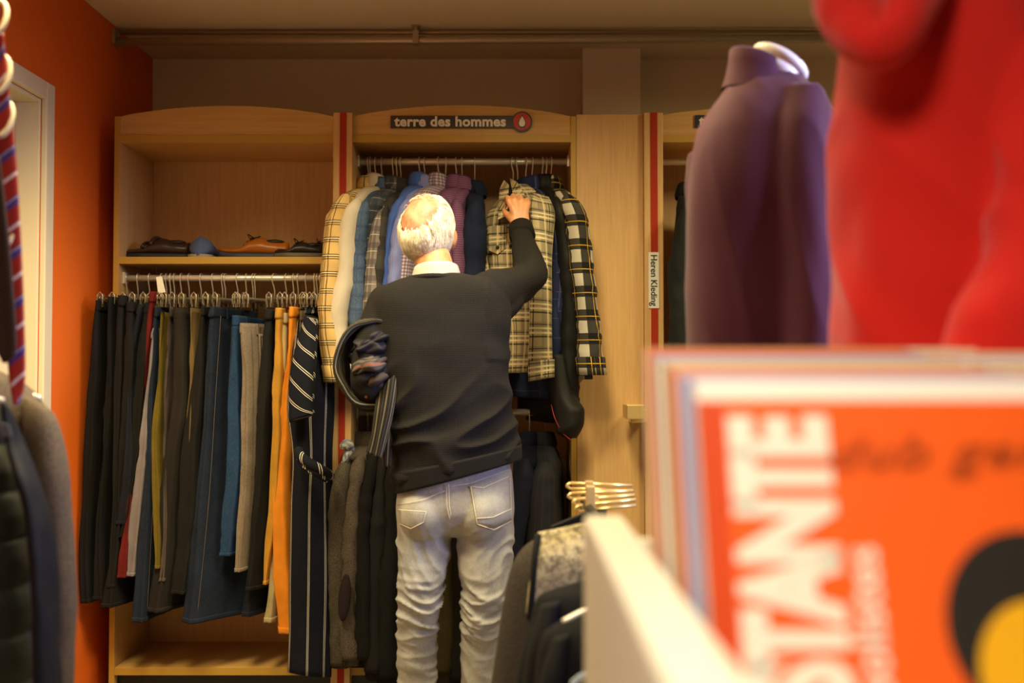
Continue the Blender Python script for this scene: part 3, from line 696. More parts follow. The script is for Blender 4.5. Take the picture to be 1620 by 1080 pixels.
Sh('navy shirt hanging alone in the middle of the rail', nv2, 751, 298, [(752, 322, 24), (752, 370, 32), (750, 440, 32), (748, 520, 30), (748, 560, 26)], 600, Ys=3.72, bt=.07, neckw=.03)
# the plaid shirt being pulled out, turned to the front
C = P(812, 292, 3.90); r = root('overshirt', C, 'olive and beige plaid overshirt pulled forward by the man', 'overshirt')
q = MB(); slab(q, [(798, 296, 3.86, 832, 292, 3.82, .06), (786, 318, 3.86, 852, 308, 3.78, .07), (770, 346, 3.84, 866, 330, 3.71, .10), (772, 400, 3.80, 864, 400, 3.64, .12),
    (784, 460, 3.76, 862, 460, 3.60, .12), (800, 530, 3.72, 858, 530, 3.58, .11), (806, 590, 3.70, 852, 588, 3.58, .11)], rings=40, n=48, amp=.006, power=2.3); obj('shirt_body', q, olp, r)
q = MB(); slab(q, [(846, 304, 3.72, 862, 312, 3.68, .05), (844, 330, 3.66, 871, 334, 3.62, .09), (845, 390, 3.60, 872, 392, 3.58, .10), (842, 470, 3.58, 874, 472, 3.56, .10), (838, 572, 3.57, 874, 570, 3.55, .09)], rings=30, amp=.006); obj('sleeve', q, olp, r)
q = MB(); slab(q, [(836, 572, 3.56, 876, 568, 3.54, .10), (837, 603, 3.56, 876, 596, 3.54, .10)], rings=4, amp=.002); obj('cuff', q, olp, r)
q = MB(); slab(q, [(768, 350, 3.86, 782, 342, 3.82, .06), (766, 400, 3.82, 782, 400, 3.78, .07), (772, 480, 3.80, 790, 480, 3.76, .07), (780, 560, 3.80, 796, 560, 3.76, .06)], rings=20, amp=.004); obj('sleeve', q, olp, r)
q = MB()
for s in (((790, 300, 3.77), (797, 284, 3.78), (805, 292, 3.74), (802, 340, 3.68), (787, 348, 3.70)), ((806, 281, 3.77), (818, 288, 3.72), (836, 318, 3.66), (840, 340, 3.64), (812, 312, 3.70))):
    q.prism([P(*p) for p in s], (0.002, .014, 0))
obj('collar', q, olp, r, True, .002)
q = MB(); q.box((-0.036, 0, -0.05), (0.036, 0.006, 0.05)); q.v = [P(787, 378, 3.715) + Matrix.Rotation(-.35, 3, 'Z') @ v for v in q.v]; pk = obj('chest_pocket', q, olp, r, False, .003)
q = MB(); q.prism([P(773, 378, 3.725), P(801, 376, 3.68), P(801, 392, 3.672), P(787, 402, 3.69), P(773, 396, 3.715)], (0, .006, 0)); obj('pocket_flap', q, olp, pk, False, .001)
for bx, by, Yb in ((787, 391, 3.69), (808, 389, 3.66), (806, 350, 3.69), (812, 450, 3.64)):
    q = MB(); c = P(bx, by, Yb); q.tube([c + Vector((0, -.004, 0)), c + Vector((0, .004, 0))], .0065, 14); obj('button', q, M['black_plastic'], r)
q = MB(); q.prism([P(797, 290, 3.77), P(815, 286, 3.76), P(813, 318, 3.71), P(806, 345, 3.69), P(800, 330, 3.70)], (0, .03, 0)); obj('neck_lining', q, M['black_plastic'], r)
hang(SH, (P(812, 256, R2Y).x, R2Y, z2), -.5, 'hook hanger holding the plaid overshirt')
Sh('navy shirt with faint windowpane lines right of the plaid one', nv3, 842, 292, [(862, 320, 18), (874, 370, 26), (882, 440, 34), (876, 520, 26), (870, 585, 30)], 618, Ys=3.70, bt=.06, slv=.11)
Sh('dark blue shirt squeezed beside the plaid sleeve', nv4, 832, 294, [(858, 330, 16), (868, 380, 20), (874, 470, 22), (874, 540, 24), (872, 600, 30)], 630, Ys=3.69)
Sh('black zipped jacket with a drooping empty sleeve', bk2, 858, 290, [(878, 318, 30), (890, 370, 30), (899, 450, 32), (902, 540, 32), (901, 630, 34)], 660, name='jacket', cat='jacket', Ys=3.69, bt=.07, slv=.13)
Sh('black hooded jacket squeezed next to the zipped one', bk2, 864, 290, [(884, 322, 24), (894, 400, 26), (900, 480, 28), (896, 560, 30), (894, 640, 30)], 670, name='jacket', cat='jacket', Ys=3.73, bt=.06, slv=.12)
q = MB(); slab(q, [(868, 560, 3.70, 894, 560, 3.66, .07), (874, 620, 3.68, 904, 620, 3.63, .08), (882, 656, 3.66, 921, 648, 3.60, .09), (884, 682, 3.65, 920, 672, 3.60, .09), (898, 694, 3.64, 910, 693, 3.62, .05)], rings=26, amp=.004)
r = root('jacket_sleeve', P(895, 694, 3.65), 'black padded jacket with red lining, its sleeve end bent up', 'jacket'); r.name = 'padded_jacket'; BASE[r.name] = BASE.get('jacket_sleeve', P(895, 694, 3.65)); obj('sleeve', q, bk2, r)
q = MB(); q.tube(catmull([P(872, 640, 3.62), P(878, 662, 3.60), P(890, 684, 3.60), P(903, 696, 3.60)]), .0016, 6); obj('lining_trim', q, plain('red_piping', (150, 24, 26), .5), r)
Sh('black and white plaid shirt with yellow lines, rightmost on the rail', plk, 872, 292, [(898, 314, 34), (913, 352, 32), (922, 430, 32), (930, 510, 34), (936, 566, 36)], 600, Ys=3.64, bt=.06, slv=.11)
for px, yw, lb in ((586, 0, 'bare hook hanger at the left end of the shirt rail'), (705, .2, 'hook hanger between the gingham and purple shirts'), (819, -.3, 'hook hanger just right of the plaid overshirt collar')):
    hang(SH, (P(px, 256, R2Y).x, R2Y, z2), yw, lb)

# ------------------------------------------------------------------ jackets on the lower rail
tw1 = cloth('grey_green_tweed', (92, 84, 68), kind='tweed'); tw2 = cloth('brown_grey_tweed', (104, 92, 78), kind='tweed'); jbk = cloth('black_suiting', (24, 23, 22)); jnv = cloth('navy_suiting', (26, 32, 54)); jch = cloth('charcoal_suiting', (40, 40, 48), [('u', .03, 0, .002, (56, 56, 66), .5)]); jol = cloth('dark_olive_cloth', (62, 56, 28))
def jacket(label, mat, cx, near, hem, **k):
    return shirt(label, mat, cx, 692, near, hem, name='blazer', cat='blazer', group='jackets on the lower rail', railz=z3, cuff=False, Ys=k.pop('Ys', 3.68), bt=k.pop('bt', .07), slv=.12, **k)
J1 = jacket('grey green tweed blazer, leftmost on the lower rail', tw1, 566, [(548, 730, 26), (540, 780, 30), (534, 860, 34), (533, 960, 34), (534, 1050, 34)], 1060)
J2 = jacket('brown tweed blazer with a dark elbow patch', tw2, 582, [(570, 726, 28), (562, 780, 32), (556, 860, 34), (553, 960, 34), (552, 1040, 32)], 1056)
q = MB(); q.sphere(P(545, 945, 3.61), (.022, .012, .085), 16, 12, Matrix.Rotation(.08, 3, 'Y')); obj('elbow_patch', q, cloth('plum_patch', (44, 30, 34)), J2)
J3 = jacket('black blazer third on the lower rail', jbk, 596, [(592, 720, 24), (582, 780, 26), (577, 860, 28), (576, 960, 28), (576, 1040, 28)], 1056)
J4 = jacket('charcoal blazer hanging left of the legs', cloth('soft_black_wool', (34, 32, 32)), 610, [(606, 720, 24), (600, 790, 26), (596, 860, 28), (594, 960, 28), (594, 1060, 28)], 1080)
J5 = jacket('black coat hanging behind the left leg', jbk, 626, [(626, 716, 24), (620, 790, 28), (616, 880, 30), (614, 980, 30), (612, 1070, 30)], 1090)
J7 = jacket('dark olive coat seen between the legs', jol, 714, [(708, 716, 28), (706, 790, 36), (706, 880, 36), (706, 980, 38), (706, 1060, 40)], 1075, Ys=3.70)
J8 = jacket('black suit jacket seen between the legs', jbk, 738, [(736, 716, 24), (734, 790, 28), (732, 880, 30), (732, 980, 30), (730, 1070, 30)], 1090)
J10 = jacket('navy blazer right of the man', jnv, 838, [(834, 730, 26), (824, 790, 36), (814, 860, 38), (806, 960, 40), (804, 1060, 40)], 1090, bt=.10)
J11 = jacket('charcoal pinstripe blazer, rightmost on the lower rail', jch, 862, [(862, 736, 36), (858, 790, 44), (856, 870, 48), (854, 960, 48), (852, 1060, 46)], 1080, bt=.12)
# patterned tie over the first blazer's hanger
r = root('silk_scarf', P(548, 700, 3.66), 'blue and cream patterned scarf tied at the left lower hanger', 'scarf'); q = MB()
sc = cloth('blue_cream_print', (176, 170, 150), [('v', .02, 0, .008, (70, 96, 130), .8), ('u', .03, 0, .01, (60, 80, 110), .6)], rot=.5)
q.tube(catmull([P(543, 708, 3.66), P(549, 702, 3.64), P(554, 710, 3.66), P(548, 722, 3.65), P(541, 740, 3.66)]), [.012, .016, .018, .018, .018, .018, .018, .018, .018, .017, .017, .016, .016, .015, .014, .013, .012, .010, .009, .008, .006], 10); obj('scarf_cloth', q, sc, r)
# garment in the right-hand bay
shirt('dark grey garment hanging in the right bay beside the sweater', cloth('dark_grey_cloth', (40, 42, 42)), 1087, 300, [(1085, 330, 16), (1078, 380, 28), (1073, 450, 36), (1075, 520, 40), (1078, 600, 40)], 640, name='shirt', cat='shirt', group='shirts in the right bay', Ys=3.72, cuff=False, bt=.07, neckw=.03)

# ------------------------------------------------------------------ shoes on the shelf
zs = zf(406)
def shoe(label, px0, px1, h, mats, Yc=3.90, flip=1, yaw=0.0, strap=False, laces=False, toeup=0.0):
    """low shoe, toe at px0; mats = upper, sole, opening"""
    a = P(px0, 400, Yc).x; b = P(px1, 400, Yc).x; L = abs(b - a); r = root('shoe', ((a + b) / 2, Yc, zs), label, 'shoe', 'shoes on the shelf')
    def W(q):
        m = Matrix.Rotation(yaw, 3, 'Z')
        q.v = [Vector(((a + b) / 2, Yc, zs)) + m @ Vector(((v.x - L / 2) * flip, v.y, v.z)) for v in q.v]; return q
    def prof(x, keys):
        for (x0, v0), (x1, v1) in zip(keys, keys[1:]):
            if x <= x1: f = (x - x0) / (x1 - x0); f = f * f * (3 - 2 * f); return v0 + (v1 - v0) * f
        return keys[-1][1]
    wk = [(0, .012), (.06, .028), (.3, .046), (.55, .040), (.8, .034), (.95, .028), (1, .012)]
    hk = [(0, .030), (.08, .040), (.3, h * .55), (.48, h * .95), (.6, h), (.75, h * .86), (.9, h * .78), (1, h * .80)]
    sole = []; upper = []
    for i in range(26):
        x = i / 25; w = prof(x, wk); lift = toeup * max(0, 1 - x / .3) ** 2
        sole.append([Vector((x * L, w * 1.08 * math.cos(t), lift + (.0 if math.sin(t) < 0 else .02))) for t in [2 * PI * j / 12 + .26 for j in range(12)]])
        hh = prof(x, hk); upper.append([Vector((x * L * .985 + .002, w * math.copysign(abs(math.cos(t)) ** .8, math.cos(t)) * (1 - .35 * max(0, math.sin(t))), .016 + lift + (hh - .016) * (0.5 + 0.5 * math.sin(t)))) for t in [2 * PI * j / 20 for j in range(20)]])
    obj('upper', W(MB().loft(upper)), mats[0], r); obj('sole', W(MB().loft(sole)), mats[1], r)
    q = MB(); q.sphere((L * .78, 0, h * .80), (L * .15, .024, .010), 16, 8); obj('opening', W(q), mats[2], r, label='dark inner lining')
    if strap:
        for x in (.38, .5):
            q = MB(); pts = []
            for k in range(11):
                t = PI * (k / 10); w = prof(x, wk); hh = prof(x, hk); pts.append(Vector((L * x + .012 * math.cos(t), (w + .002) * math.cos(t) * (1 - .3 * math.sin(t)), .02 + (hh - .014) * (.5 + .5 * math.sin(t)) if True else 0)))
            q.tube(pts, .0075, 8); obj('strap', W(q), mats[0], r)
    if laces:
        for k in range(4):
            x = .36 + .05 * k; hh = prof(x, hk); q = MB(); q.tube(catmull([(L * x, -.020, hh - .004), (L * x + .004, 0, hh + .004), (L * x, .020, hh - .004)]), .0022, 6); obj('lace', W(q), M['black_plastic'], r)
        q = MB(); hh = prof(.52, hk); q.tube(catmull([(L * .50, 0, hh), (L * .44, -.03, hh + .012), (L * .48, -.035, hh - .006), (L * .52, 0, hh + .002), (L * .56, .03, hh + .012), (L * .46, .035, hh), (L * .5, 0, hh)]), .0022, 6); obj('lace_bow', W(q), M['black_plastic'], r)
    return r
lb = plain('dark_brown_leather', (52, 36, 30), .35, bump=.0004); so = plain('dark_sole', (34, 28, 26), .6); tan = plain('tan_leather', (160, 92, 26), .35, bump=.0003); bs = plain('blue_grey_sole', (52, 56, 70), .6); tb = plain('blue_suede', (72, 88, 128), .8, bump=.0006)
shoe('dark brown leather shoe with two straps, leftmost on the shelf', 196, 302, .082, (lb, so, M['black_plastic']), strap=True)
shoe('tan brown lace-up shoe with a dark blue sole', 346, 458, .085, (tan, bs, M['black_plastic']), laces=True, toeup=.014)
shoe('black lace-up shoe with a grey toe right of the tan shoe', 434, 512, .066, (plain('black_leather', (30, 28, 26), .4), plain('grey_sole', (92, 84, 70), .6), M['black_plastic']), laces=True, Yc=3.88)
shoe('black suede ankle shoe at the right end of the shelf', 468, 540, .084, (plain('dark_suede', (46, 42, 34), .85, bump=.0006), so, M['black_plastic']), laces=True, Yc=4.02, yaw=.3)
r = root('shoe', (P(322, 400, 3.9).x, 3.9, zs), 'small blue canvas shoe turned heel to the front', 'shoe', 'shoes on the shelf'); cx_ = P(322, 400, 3.9).x; q = MB(); rg = []
for i in range(20):
    t = i / 19; y = 3.84 + t * .24; w = (.044 if t > .12 else .044 * math.sqrt(max(0.02, 1 - (1 - t / .12) ** 2))) * (1 if t < .8 else math.sqrt(max(.05, 1 - ((t - .8) / .2) ** 2))); h = .078 - .04 * min(1, t * 1.5)
    rg.append([Vector((cx_ + w * math.cos(a), y + .02 * math.sin(a), zs + .008 + h * (.5 + .5 * math.sin(a)))) for a in [2 * PI * j / 18 for j in range(18)]])
obj('upper', q.loft(rg), tb, r)
q = MB(); q.prism([Vector((cx_ + .047 * math.cos(a), 3.86 + (.035 if math.sin(a) < 0 else .21) * math.sin(a), zs)) for a in [2 * PI * j / 28 for j in range(28)]], (0, 0, .014)); obj('sole', q, plain('cream_sole', (150, 138, 116), .7), r, False, .002)

# ------------------------------------------------------------------ the man
MY = 3.10
def grow_mesh(name, mb, voxel, smooth_it=6, target=None):
    """closed overlapping volumes melted into one continuous surface"""
    me = mesh_of(name, mb, None, Vector(), True); o = bpy.data.objects.new('tmp', me); COL.objects.link(o)
    m = o.modifiers.new('r', 'REMESH'); m.mode = 'VOXEL'; m.voxel_size = voxel
    s = o.modifiers.new('s', 'SMOOTH'); s.factor = .5; s.iterations = smooth_it
    dg = bpy.context.evaluated_depsgraph_get(); dg.update(); me2 = bpy.data.meshes.new_from_object(o.evaluated_get(dg)); bpy.data.objects.remove(o); me2.name = name; me2.shade_smooth(); return me2
def displace(me, fn):
    ns = [v.normal.copy() for v in me.vertices]
    for v, n in zip(me.vertices, ns):
        k = fn(v.co, n)
        if k: v.co = v.co + n * k
    me.update()
def put(name, me, mats, parent, label=None):
    off = BASE[parent.name] if parent else Vector()
    me.transform(Matrix.Translation(-off)); me.materials.clear()
    for m in (mats if isinstance(mats, list) else [mats]): me.materials.append(m)
    me.shade_smooth(); o = bpy.data.objects.new(name, me); COL.objects.link(o); o.parent = parent; BASE[o.name] = off
    if label: o['label'] = label
    return o
def limb(mb, pts, rad, n=18, sub=5, flat=1.0, flatdir=None):
    p = catmull(pts, sub); rr = [spl([(x,) for x in rad], i / (len(p) - 1))[0] for i in range(len(p))]
    mb.tube(p, rr, n); mb.sphere(p[0], rr[0] * .99, 14, 10); mb.sphere(p[-1], rr[-1] * .99, 14, 10)
man = root('person', (P(715, 700, MY).x, MY, 0), 'white haired man in a black cardigan and light jeans reaching into the shirts', 'person')
skin = NT('skin'); skin.b.inputs['Roughness'].default_value = .45; skin.b.inputs['Subsurface Weight'].default_value = .12; skin.b.inputs['Subsurface Radius'].default_value = (.02, .008, .004)
v_ = skin.coord('Object'); skin.link(skin.mix(skin.rampv(skin.noise(v_, 28, 5, .6), .35, .7), lin((196, 132, 88)), lin((220, 160, 114))), skin.b.inputs['Base Color']); skin.bump(skin.noise(v_, 220, 3), .0006, .5); skin = skin.m
scalp = NT('scalp'); scalp.b.inputs['Roughness'].default_value = .5; v_ = scalp.coord('Object'); scalp.link(scalp.mix(scalp.rampv(scalp.noise(v_, 34, 5, .6), .35, .65), lin((214, 108, 80)), lin((236, 160, 126))), scalp.b.inputs['Base Color']); scalp = scalp.m
hx = lambda px, py, Y=MY: P(px, py, Y)
shL, shR = hx(608, 478), hx(772, 464); elL = hx(588, 610, 3.04); elR = hx(838, 437, 3.33); wrR = hx(824, 362, 3.545)
wrL = hx(606, 622, 3.26)
HC = hx(675, 364, 3.13)
body = MB()
# head: cranium tipped back, jaw, nose, ears, neck
RH = Matrix.Rotation(math.radians(14), 3, 'X') @ Matrix.Rotation(math.radians(-14), 3, 'Z')
def hp(x, y, z): return HC + RH @ Vector((x, y, z))
body.sphere(hp(0, -.004, .014), (.074, .094, .092), 28, 20, RH)
body.sphere(hp(0, .030, -.040), (.060, .068, .080), 24, 16, RH)
body.sphere(hp(0, .052, -.085), (.040, .042, .032), 18, 12, RH)
body.sphere(hp(0, .105, -.035), (.013, .020, .024), 12, 8, RH); body.sphere(hp(0, .097, -.015), (.009, .012, .028), 12, 8, RH)
for s in (-1, 1):
    body.sphere(hp(s * .078, .018, -.028), (.010, .020, .034), 14, 10, RH @ Matrix.Rotation(s * -.35, 3, 'Z')); body.sphere(hp(s * .085, .010, -.022), (.006, .016, .028), 12, 8, RH @ Matrix.Rotation(s * -.5, 3, 'Z'))
    body.sphere(hp(s * .030, .088, -.004), (.018, .012, .008), 12, 8, RH)
body.sphere(hp(0, .094, -.064), (.024, .010, .007), 12, 8, RH)
limb(body, [hp(0, -.006, -.05), hx(688, 418, 3.10), hx(692, 446, 3.09)], [.058, .055, .052])
# trunk and legs under the clothes
slab(body, [(640, 448, MY, 742, 446, MY, .13), (606, 470, MY, 782, 466, MY, .17), (606, 520, MY, 788, 520, MY, .20), (616, 620, MY, 794, 620, MY, .20), (632, 760, MY, 800, 750, MY, .20), (634, 815, MY, 806, 812, MY, .20)], rings=16, n=30, amp=0, power=2.3)
feet = [(656, 1218), (748, 1222)]
kL = hx(664, 962, 3.08); kR = hx(766, 966, 3.08); aL = Vector((hx(661, 1180).x, 3.12, .085)); aR = Vector((hx(757, 1180).x, 3.12, .085))
limb(body, [hx(676, 790), kL, aL], [.062, .040, .028]); limb(body, [hx(762, 790), kR, aR], [.062, .040, .028])
limb(body, [shL, elL, wrL], [.045, .038, .026]); limb(body, [shR, elR, wrR], [.045, .038, .028])
for a in (aL, aR): limb(body, [a + Vector((0, -.03, -.045)), a + Vector((0, .06, -.05)), a + Vector((.0, .14, -.06))], [.032, .034, .022])
def hand(mb, wrist, up, side, back, curl, thumb_dir, sc=1.0, tw=.012):
    """up: wrist to knuckles, side: towards the little finger, back: out of the back of the hand"""
    for i, (o, ln) in enumerate(((-.030, .094), (-.010, .098), (.011, .093), (.031, .084))):
        k = wrist + (up * ln + side * o * 1.12) * sc
        limb(mb, [wrist + side * o * .62 * sc, wrist.lerp(k, .55) + back * .003, k], [.0150 * sc, .0145 * sc, .0115 * sc], 12, 3)
        L = (.040, .045, .042, .033)[i]; p = [k]; ang = 0; d0 = up
        for j, (f, c) in enumerate(((1, curl[0]), (.68, curl[1]), (.5, curl[2]))):
            ang += c; d = up * math.cos(ang) - back * math.sin(ang) + side * (o * 1.2); p.append(p[-1] + d.normalized() * L * f * sc)
        limb(mb, p, [.0100 * sc, .0090 * sc, .0082 * sc, .0068 * sc], 10, 3)
        mb.sphere(k + back * .003, .0105 * sc, 10, 8)
    t0 = wrist - side * .024 * sc + up * .022 * sc; t1 = t0 + thumb_dir * .038 * sc; t2 = t1 + (thumb_dir * .6 + up * .4 - back * .5).normalized() * .032 * sc; t3 = t2 + (up * .7 - back * .7).normalized() * .024 * sc
    limb(mb, [t0, t1, t2, t3], [.016 * sc, .0125 * sc, .0105 * sc, .0085 * sc], 12, 3)
up = Vector((-.10, .25, .96)).normalized(); bk = Vector((.10, -.95, .26)).normalized(); sd = up.cross(-bk).normalized()
if sd.x < 0: sd = -sd
hand(body, wrR + Vector((0, .0, .012)), up, sd, bk, (.75, 1.0, .6), (-sd * .38 + up * .75 - bk * .55).normalized())
upL = Vector((.62, .70, .10)).normalized(); bkL = Vector((-.1, -.05, 1)).normalized(); sdL = upL.cross(bkL).normalized()
hand(body, wrL, upL, sdL, bkL, (.4, .5, .4), (-sdL * .8 + upL * .5).normalized())
bm_ = grow_mesh('body', body, .0045, 3); bo = put('body', bm_, [skin, scalp], man)
cent = HC - BASE[bo.name]
crown = (RH @ Vector((-.18, -.62, .77))).normalized()
for p in bm_.polygons:
    d = p.center - cent
    if d.length < .14 and d.normalized().dot(crown) > .5: p.material_index = 1
# hair: swept locks around the bald crown
hair_m = NT('white_hair'); hair_m.b.inputs['Roughness'].default_value = .5; v_ = hair_m.coord('Object', (2.2, 2.2, .5)); hair_m.link(hair_m.mix(hair_m.rampv(hair_m.noise(v_, 60, 6, .8), .35, .6), lin((176, 152, 112)), lin((250, 242, 222))), hair_m.b.inputs['Base Color']); hair_m.b.inputs['Sheen Weight'].default_value = .3; hair_m = hair_m.m
rnd = random.Random(3); q = MB(); R0 = Vector((.078, .098, .098))
def head_surf(d, k=1.0):
    return hp(d.x * R0.x * k, -.002 + d.y * R0.y * k, .008 + d.z * R0.z * k)
cl = Vector((-.20, -.62, .77)).normalized()
def hairy(d):
    a = d.dot(cl)
    if a > .80: return False
    if d.y > .18 and d.z < .55: return False
    if d.y > .55: return False
    if d.z < -.72: return False
    return True
# base shell under the locks
def rim(d): return .61 + .07 * noise.noise(d * 4.5) + .05 * noise.noise(d * 13)
def flow_at(d):
    a = d.dot(cl); g = (d - cl * a).normalized() * (.9 if a > 0 else .45) + Vector((.18 * math.sin(d.x * 9), .10, -.70)) * min(1, max(.15, .9 - a))
    g = g + Vector((noise.noise(d * 4 + Vector((3, 0, 0))), noise.noise(d * 4), noise.noise(d * 4 + Vector((0, 7, 0))))) * .55
    return (g - d * g.dot(d)).normalized()
seg, rg = 80, 56; idx = {}
for i in range(rg + 1):
    for j in range(seg):
        th = PI * i / rg; ph = 2 * PI * j / seg; d = Vector((math.sin(th) * math.cos(ph), math.sin(th) * math.sin(ph), math.cos(th)))
        a = d.dot(cl); edge = min(1, max(0, (rim(d) - a) / .22)); low = min(1, max(0, (-.1 - d.z) * 2.2)) * (1 if d.y < .2 else 0)
        k = 1.0 + .062 * edge ** .7 + .05 * low + .014 * noise.noise(d * 7) * edge
        q.v.append(head_surf(d, k)); idx[i, j] = (len(q.v) - 1, hairy(d) and a < rim(d) + .02)
for i in range(rg):
    for j in range(seg):
        c = [idx[i, j], idx[i + 1, j], idx[i + 1, (j + 1) % seg], idx[i, (j + 1) % seg]]
        if all(x[1] for x in c): q.face([x[0] for x in c])
# locks, each a bundle of strands that meet at the tip
cnt = 0
while cnt < 480:
    d = Vector((rnd.gauss(0, 1), rnd.gauss(0, 1), rnd.gauss(0, 1))).normalized()
    if not hairy(d) or d.dot(cl) > rim(d): continue
    cnt += 1; L = rnd.uniform(.5, 1.0); tip = d.copy(); way = []
    curl = rnd.uniform(-.5, .5)
    for k in range(9):
        way.append(tip.copy()); g = flow_at(tip); tip = (tip + (g + tip.cross(g) * curl * math.sin(k * .8)) * L / 8).normalized()
    for s_ in range(11):
        jt = Vector((rnd.gauss(0, 1), rnd.gauss(0, 1), rnd.gauss(0, 1))) * .050; pts = []; up_ = rnd.uniform(0, .045)
        for k, w_ in enumerate(way):
            t = k / 8; dd = (w_ + jt * (1 - t * .75)).normalized(); a = dd.dot(cl); edge = min(1, max(0, (rim(dd) - a) / .22)); low = min(1, max(0, (-.1 - dd.z) * 2.2)) * (1 if dd.y < .2 else 0)
            if dd.z < -.86: break
            pts.append(head_surf(dd, 1.006 + .062 * edge ** .7 + .05 * low + (.012 + up_) * math.sin(min(1, t * 1.3) * PI * .85) + .01 * t))
        if len(pts) > 3: m = len(pts); q.tube(pts, [rnd.uniform(.0009, .0017) * (1 - .7 * (i / (m - 1)) ** 2) for i in range(m)], 3)
obj('hair', q, hair_m, man, True)
# a few wisps over the front of the crown
q = MB()
for k in range(70):
    d = (cl + Vector((rnd.uniform(-.5, .5), rnd.uniform(.15, .75), rnd.uniform(-.1, .3)))).normalized(); pts = []; cur = d.copy(); s = Vector((rnd.uniform(-1, 1), rnd.uniform(-.3, .5), .1))
    for j in range(5): pts.append(head_surf(cur.normalized(), 1.02 + .05 * math.sin(j / 4 * PI))); cur = cur + s * .09
    q.tube(pts, .0005, 3)
obj('hair_wisps', q, hair_m, man)
# white shirt collar
sw = cloth('white_shirt_cotton', (180, 177, 170), var=.05); q = MB(); cr = []
nc = hx(690, 435, 3.095)
for z, ra, rb in ((-.035, .080, .074), (-.01, .077, .072), (.012, .071, .068), (.021, .068, .066), (.018, .063, .060), (-.02, .064, .062)):
    cr.append([nc + Vector((ra * math.cos(t), rb * math.sin(t) , z + .016 * math.sin(t) * -1 + .004 * math.cos(t))) for t in [2 * PI * j / 36 for j in range(36)]])
obj('shirt_collar', q.loft(cr, False, False), sw, man, label='white shirt collar')
# cardigan
knit = cloth('black_knit', (29, 26, 23), kind='knit', var=.12, rough=.95, sheen=.0); knit2 = cloth('black_rib_knit', (30, 27, 24), [('u', .006, 0, .002, (22, 20, 18), .8)], var=.08)
q = MB()
tor = [(650, 436, MY, 732, 434, MY, .15), (622, 446, MY, 772, 442, MY, .19), (596, 462, MY, 796, 456, MY, .225), (585, 490, MY, 806, 486, MY, .25), (588, 540, MY, 808, 536, MY, .27), (598, 600, MY, 806, 598, MY, .275), (606, 660, MY, 812, 650, MY, .275), (614, 712, MY, 818, 690, MY, .275), (622, 762, MY, 824, 716, MY, .275)]
slab(q, tor, rings=34, n=44, amp=.003, power=2.35, fx=4, fz=2, seed=3)
limb(q, [shL + Vector((.01, 0, -.005)), hx(592, 545, 3.06), elL, hx(592, 622, 3.15), wrL], [.062, .062, .060, .052, .042], 22)
limb(q, [shR, hx(806, 455, 3.22), elR, hx(832, 398, 3.45), wrR + Vector((0, 0, -.005))], [.068, .064, .056, .046, .040], 22)
limb(q, [hx(775, 500, 3.12), hx(806, 470, 3.2)], [.06, .05], 18, 4)
cm = grow_mesh('cardigan', q, .006, 6)
def wr(co, n):
    w = noise.noise(Vector((co.x * 3, co.y * 3, co.z * 3))) * 2
    lowb = max(0, min(1, (1.36 - co.z) * 4)); rdg = max(0, 1 - abs(noise.noise(Vector((co.x * 4.5 + co.z * 3, co.y * 4, co.z * 11 - co.x * 5.5 + w * .5)))) * 2.3) ** 1.6
    k = .017 * rdg * lowb - .005 * lowb
    k += .0045 * noise.noise(Vector((co.x * 7 + 4, co.y * 7, co.z * 13))) 
    if co.x > hx(770, 0, MY).x and co.z > 1.28: k += .004 * math.sin((co.x * 1.1 + co.z * .6 - co.y * .4) * 62 + w * 2)
    return k
displace(cm, wr); put('cardigan', cm, knit, man)
q = MB(); slab(q, [(622, 744, MY, 823, 702, MY, .285), (626, 778, MY, 824, 724, MY, .275)], rings=5, n=60, amp=.002, power=2.35, seed=3, grow=.0035); obj('ribbed_hem', q, knit2, man)
q = MB(); d_ = (wrR - hx(832, 398, 3.45)).normalized(); q.tube([wrR - d_ * .045, wrR - d_ * .02, wrR + d_ * .006], [.046, .045, .044], 24); obj('ribbed_cuff', q, knit2, man)
q = MB(); pts = [nc + Vector((.094 * math.cos(t), .080 * math.sin(t) , -.030 - .020 * math.sin(t))) for t in [2 * PI * j / 40 for j in range(41)]]; q.tube(pts, .009, 8, False); obj('neck_band', q, knit2, man)
# jeans
jm = NT('light_grey_denim'); jm.b.inputs['Roughness'].default_value = .85; v_ = jm.coord('Object'); f1 = jm.noise(v_, 7, 5, .65); f2 = jm.noise(jm.coord('Object', (500, 500, 120)), 1, 2); bb = jm.noise(jm.coord('Object', (1, 1, .6)), 5, 3)
c_ = jm.mix(jm.rampv(f1, .3, .7), lin((114, 112, 108)), lin((168, 166, 160))); c_ = jm.mix(jm.rampv(bb, .5, .7, 0, .5), c_, lin((118, 128, 144))); c_ = jm.mix(jm.rampv(f2, .4, .7, 0, .25), c_, lin((200, 196, 186))); jm.link(c_, jm.b.inputs['Base Color']); jm.bump(f2, .0006, .5); jm = jm.m
q = MB()
slab(q, [(638, 742, MY, 802, 716, MY, .22), (630, 770, MY, 810, 752, MY, .235), (626, 800, MY, 814, 796, MY, .24), (628, 826, MY, 812, 824, MY, .20), (634, 846, MY, 806, 846, MY, .10)], rings=12, n=40, amp=.001, power=2.4)
limb(q, [hx(672, 800, 3.10), hx(671, 860, 3.10), hx(664, 950, 3.07), hx(660, 1020, 3.10), hx(661, 1100, 3.12), aL + Vector((0, 0, .03))], [.086, .084, .066, .062, .060, .062], 30, 8)
limb(q, [hx(766, 800, 3.10), hx(768, 860, 3.10), hx(766, 950, 3.07), hx(761, 1020, 3.10), hx(760, 1100, 3.12), aR + Vector((0, 0, .03))], [.088, .086, .067, .063, .060, .062], 30, 8)
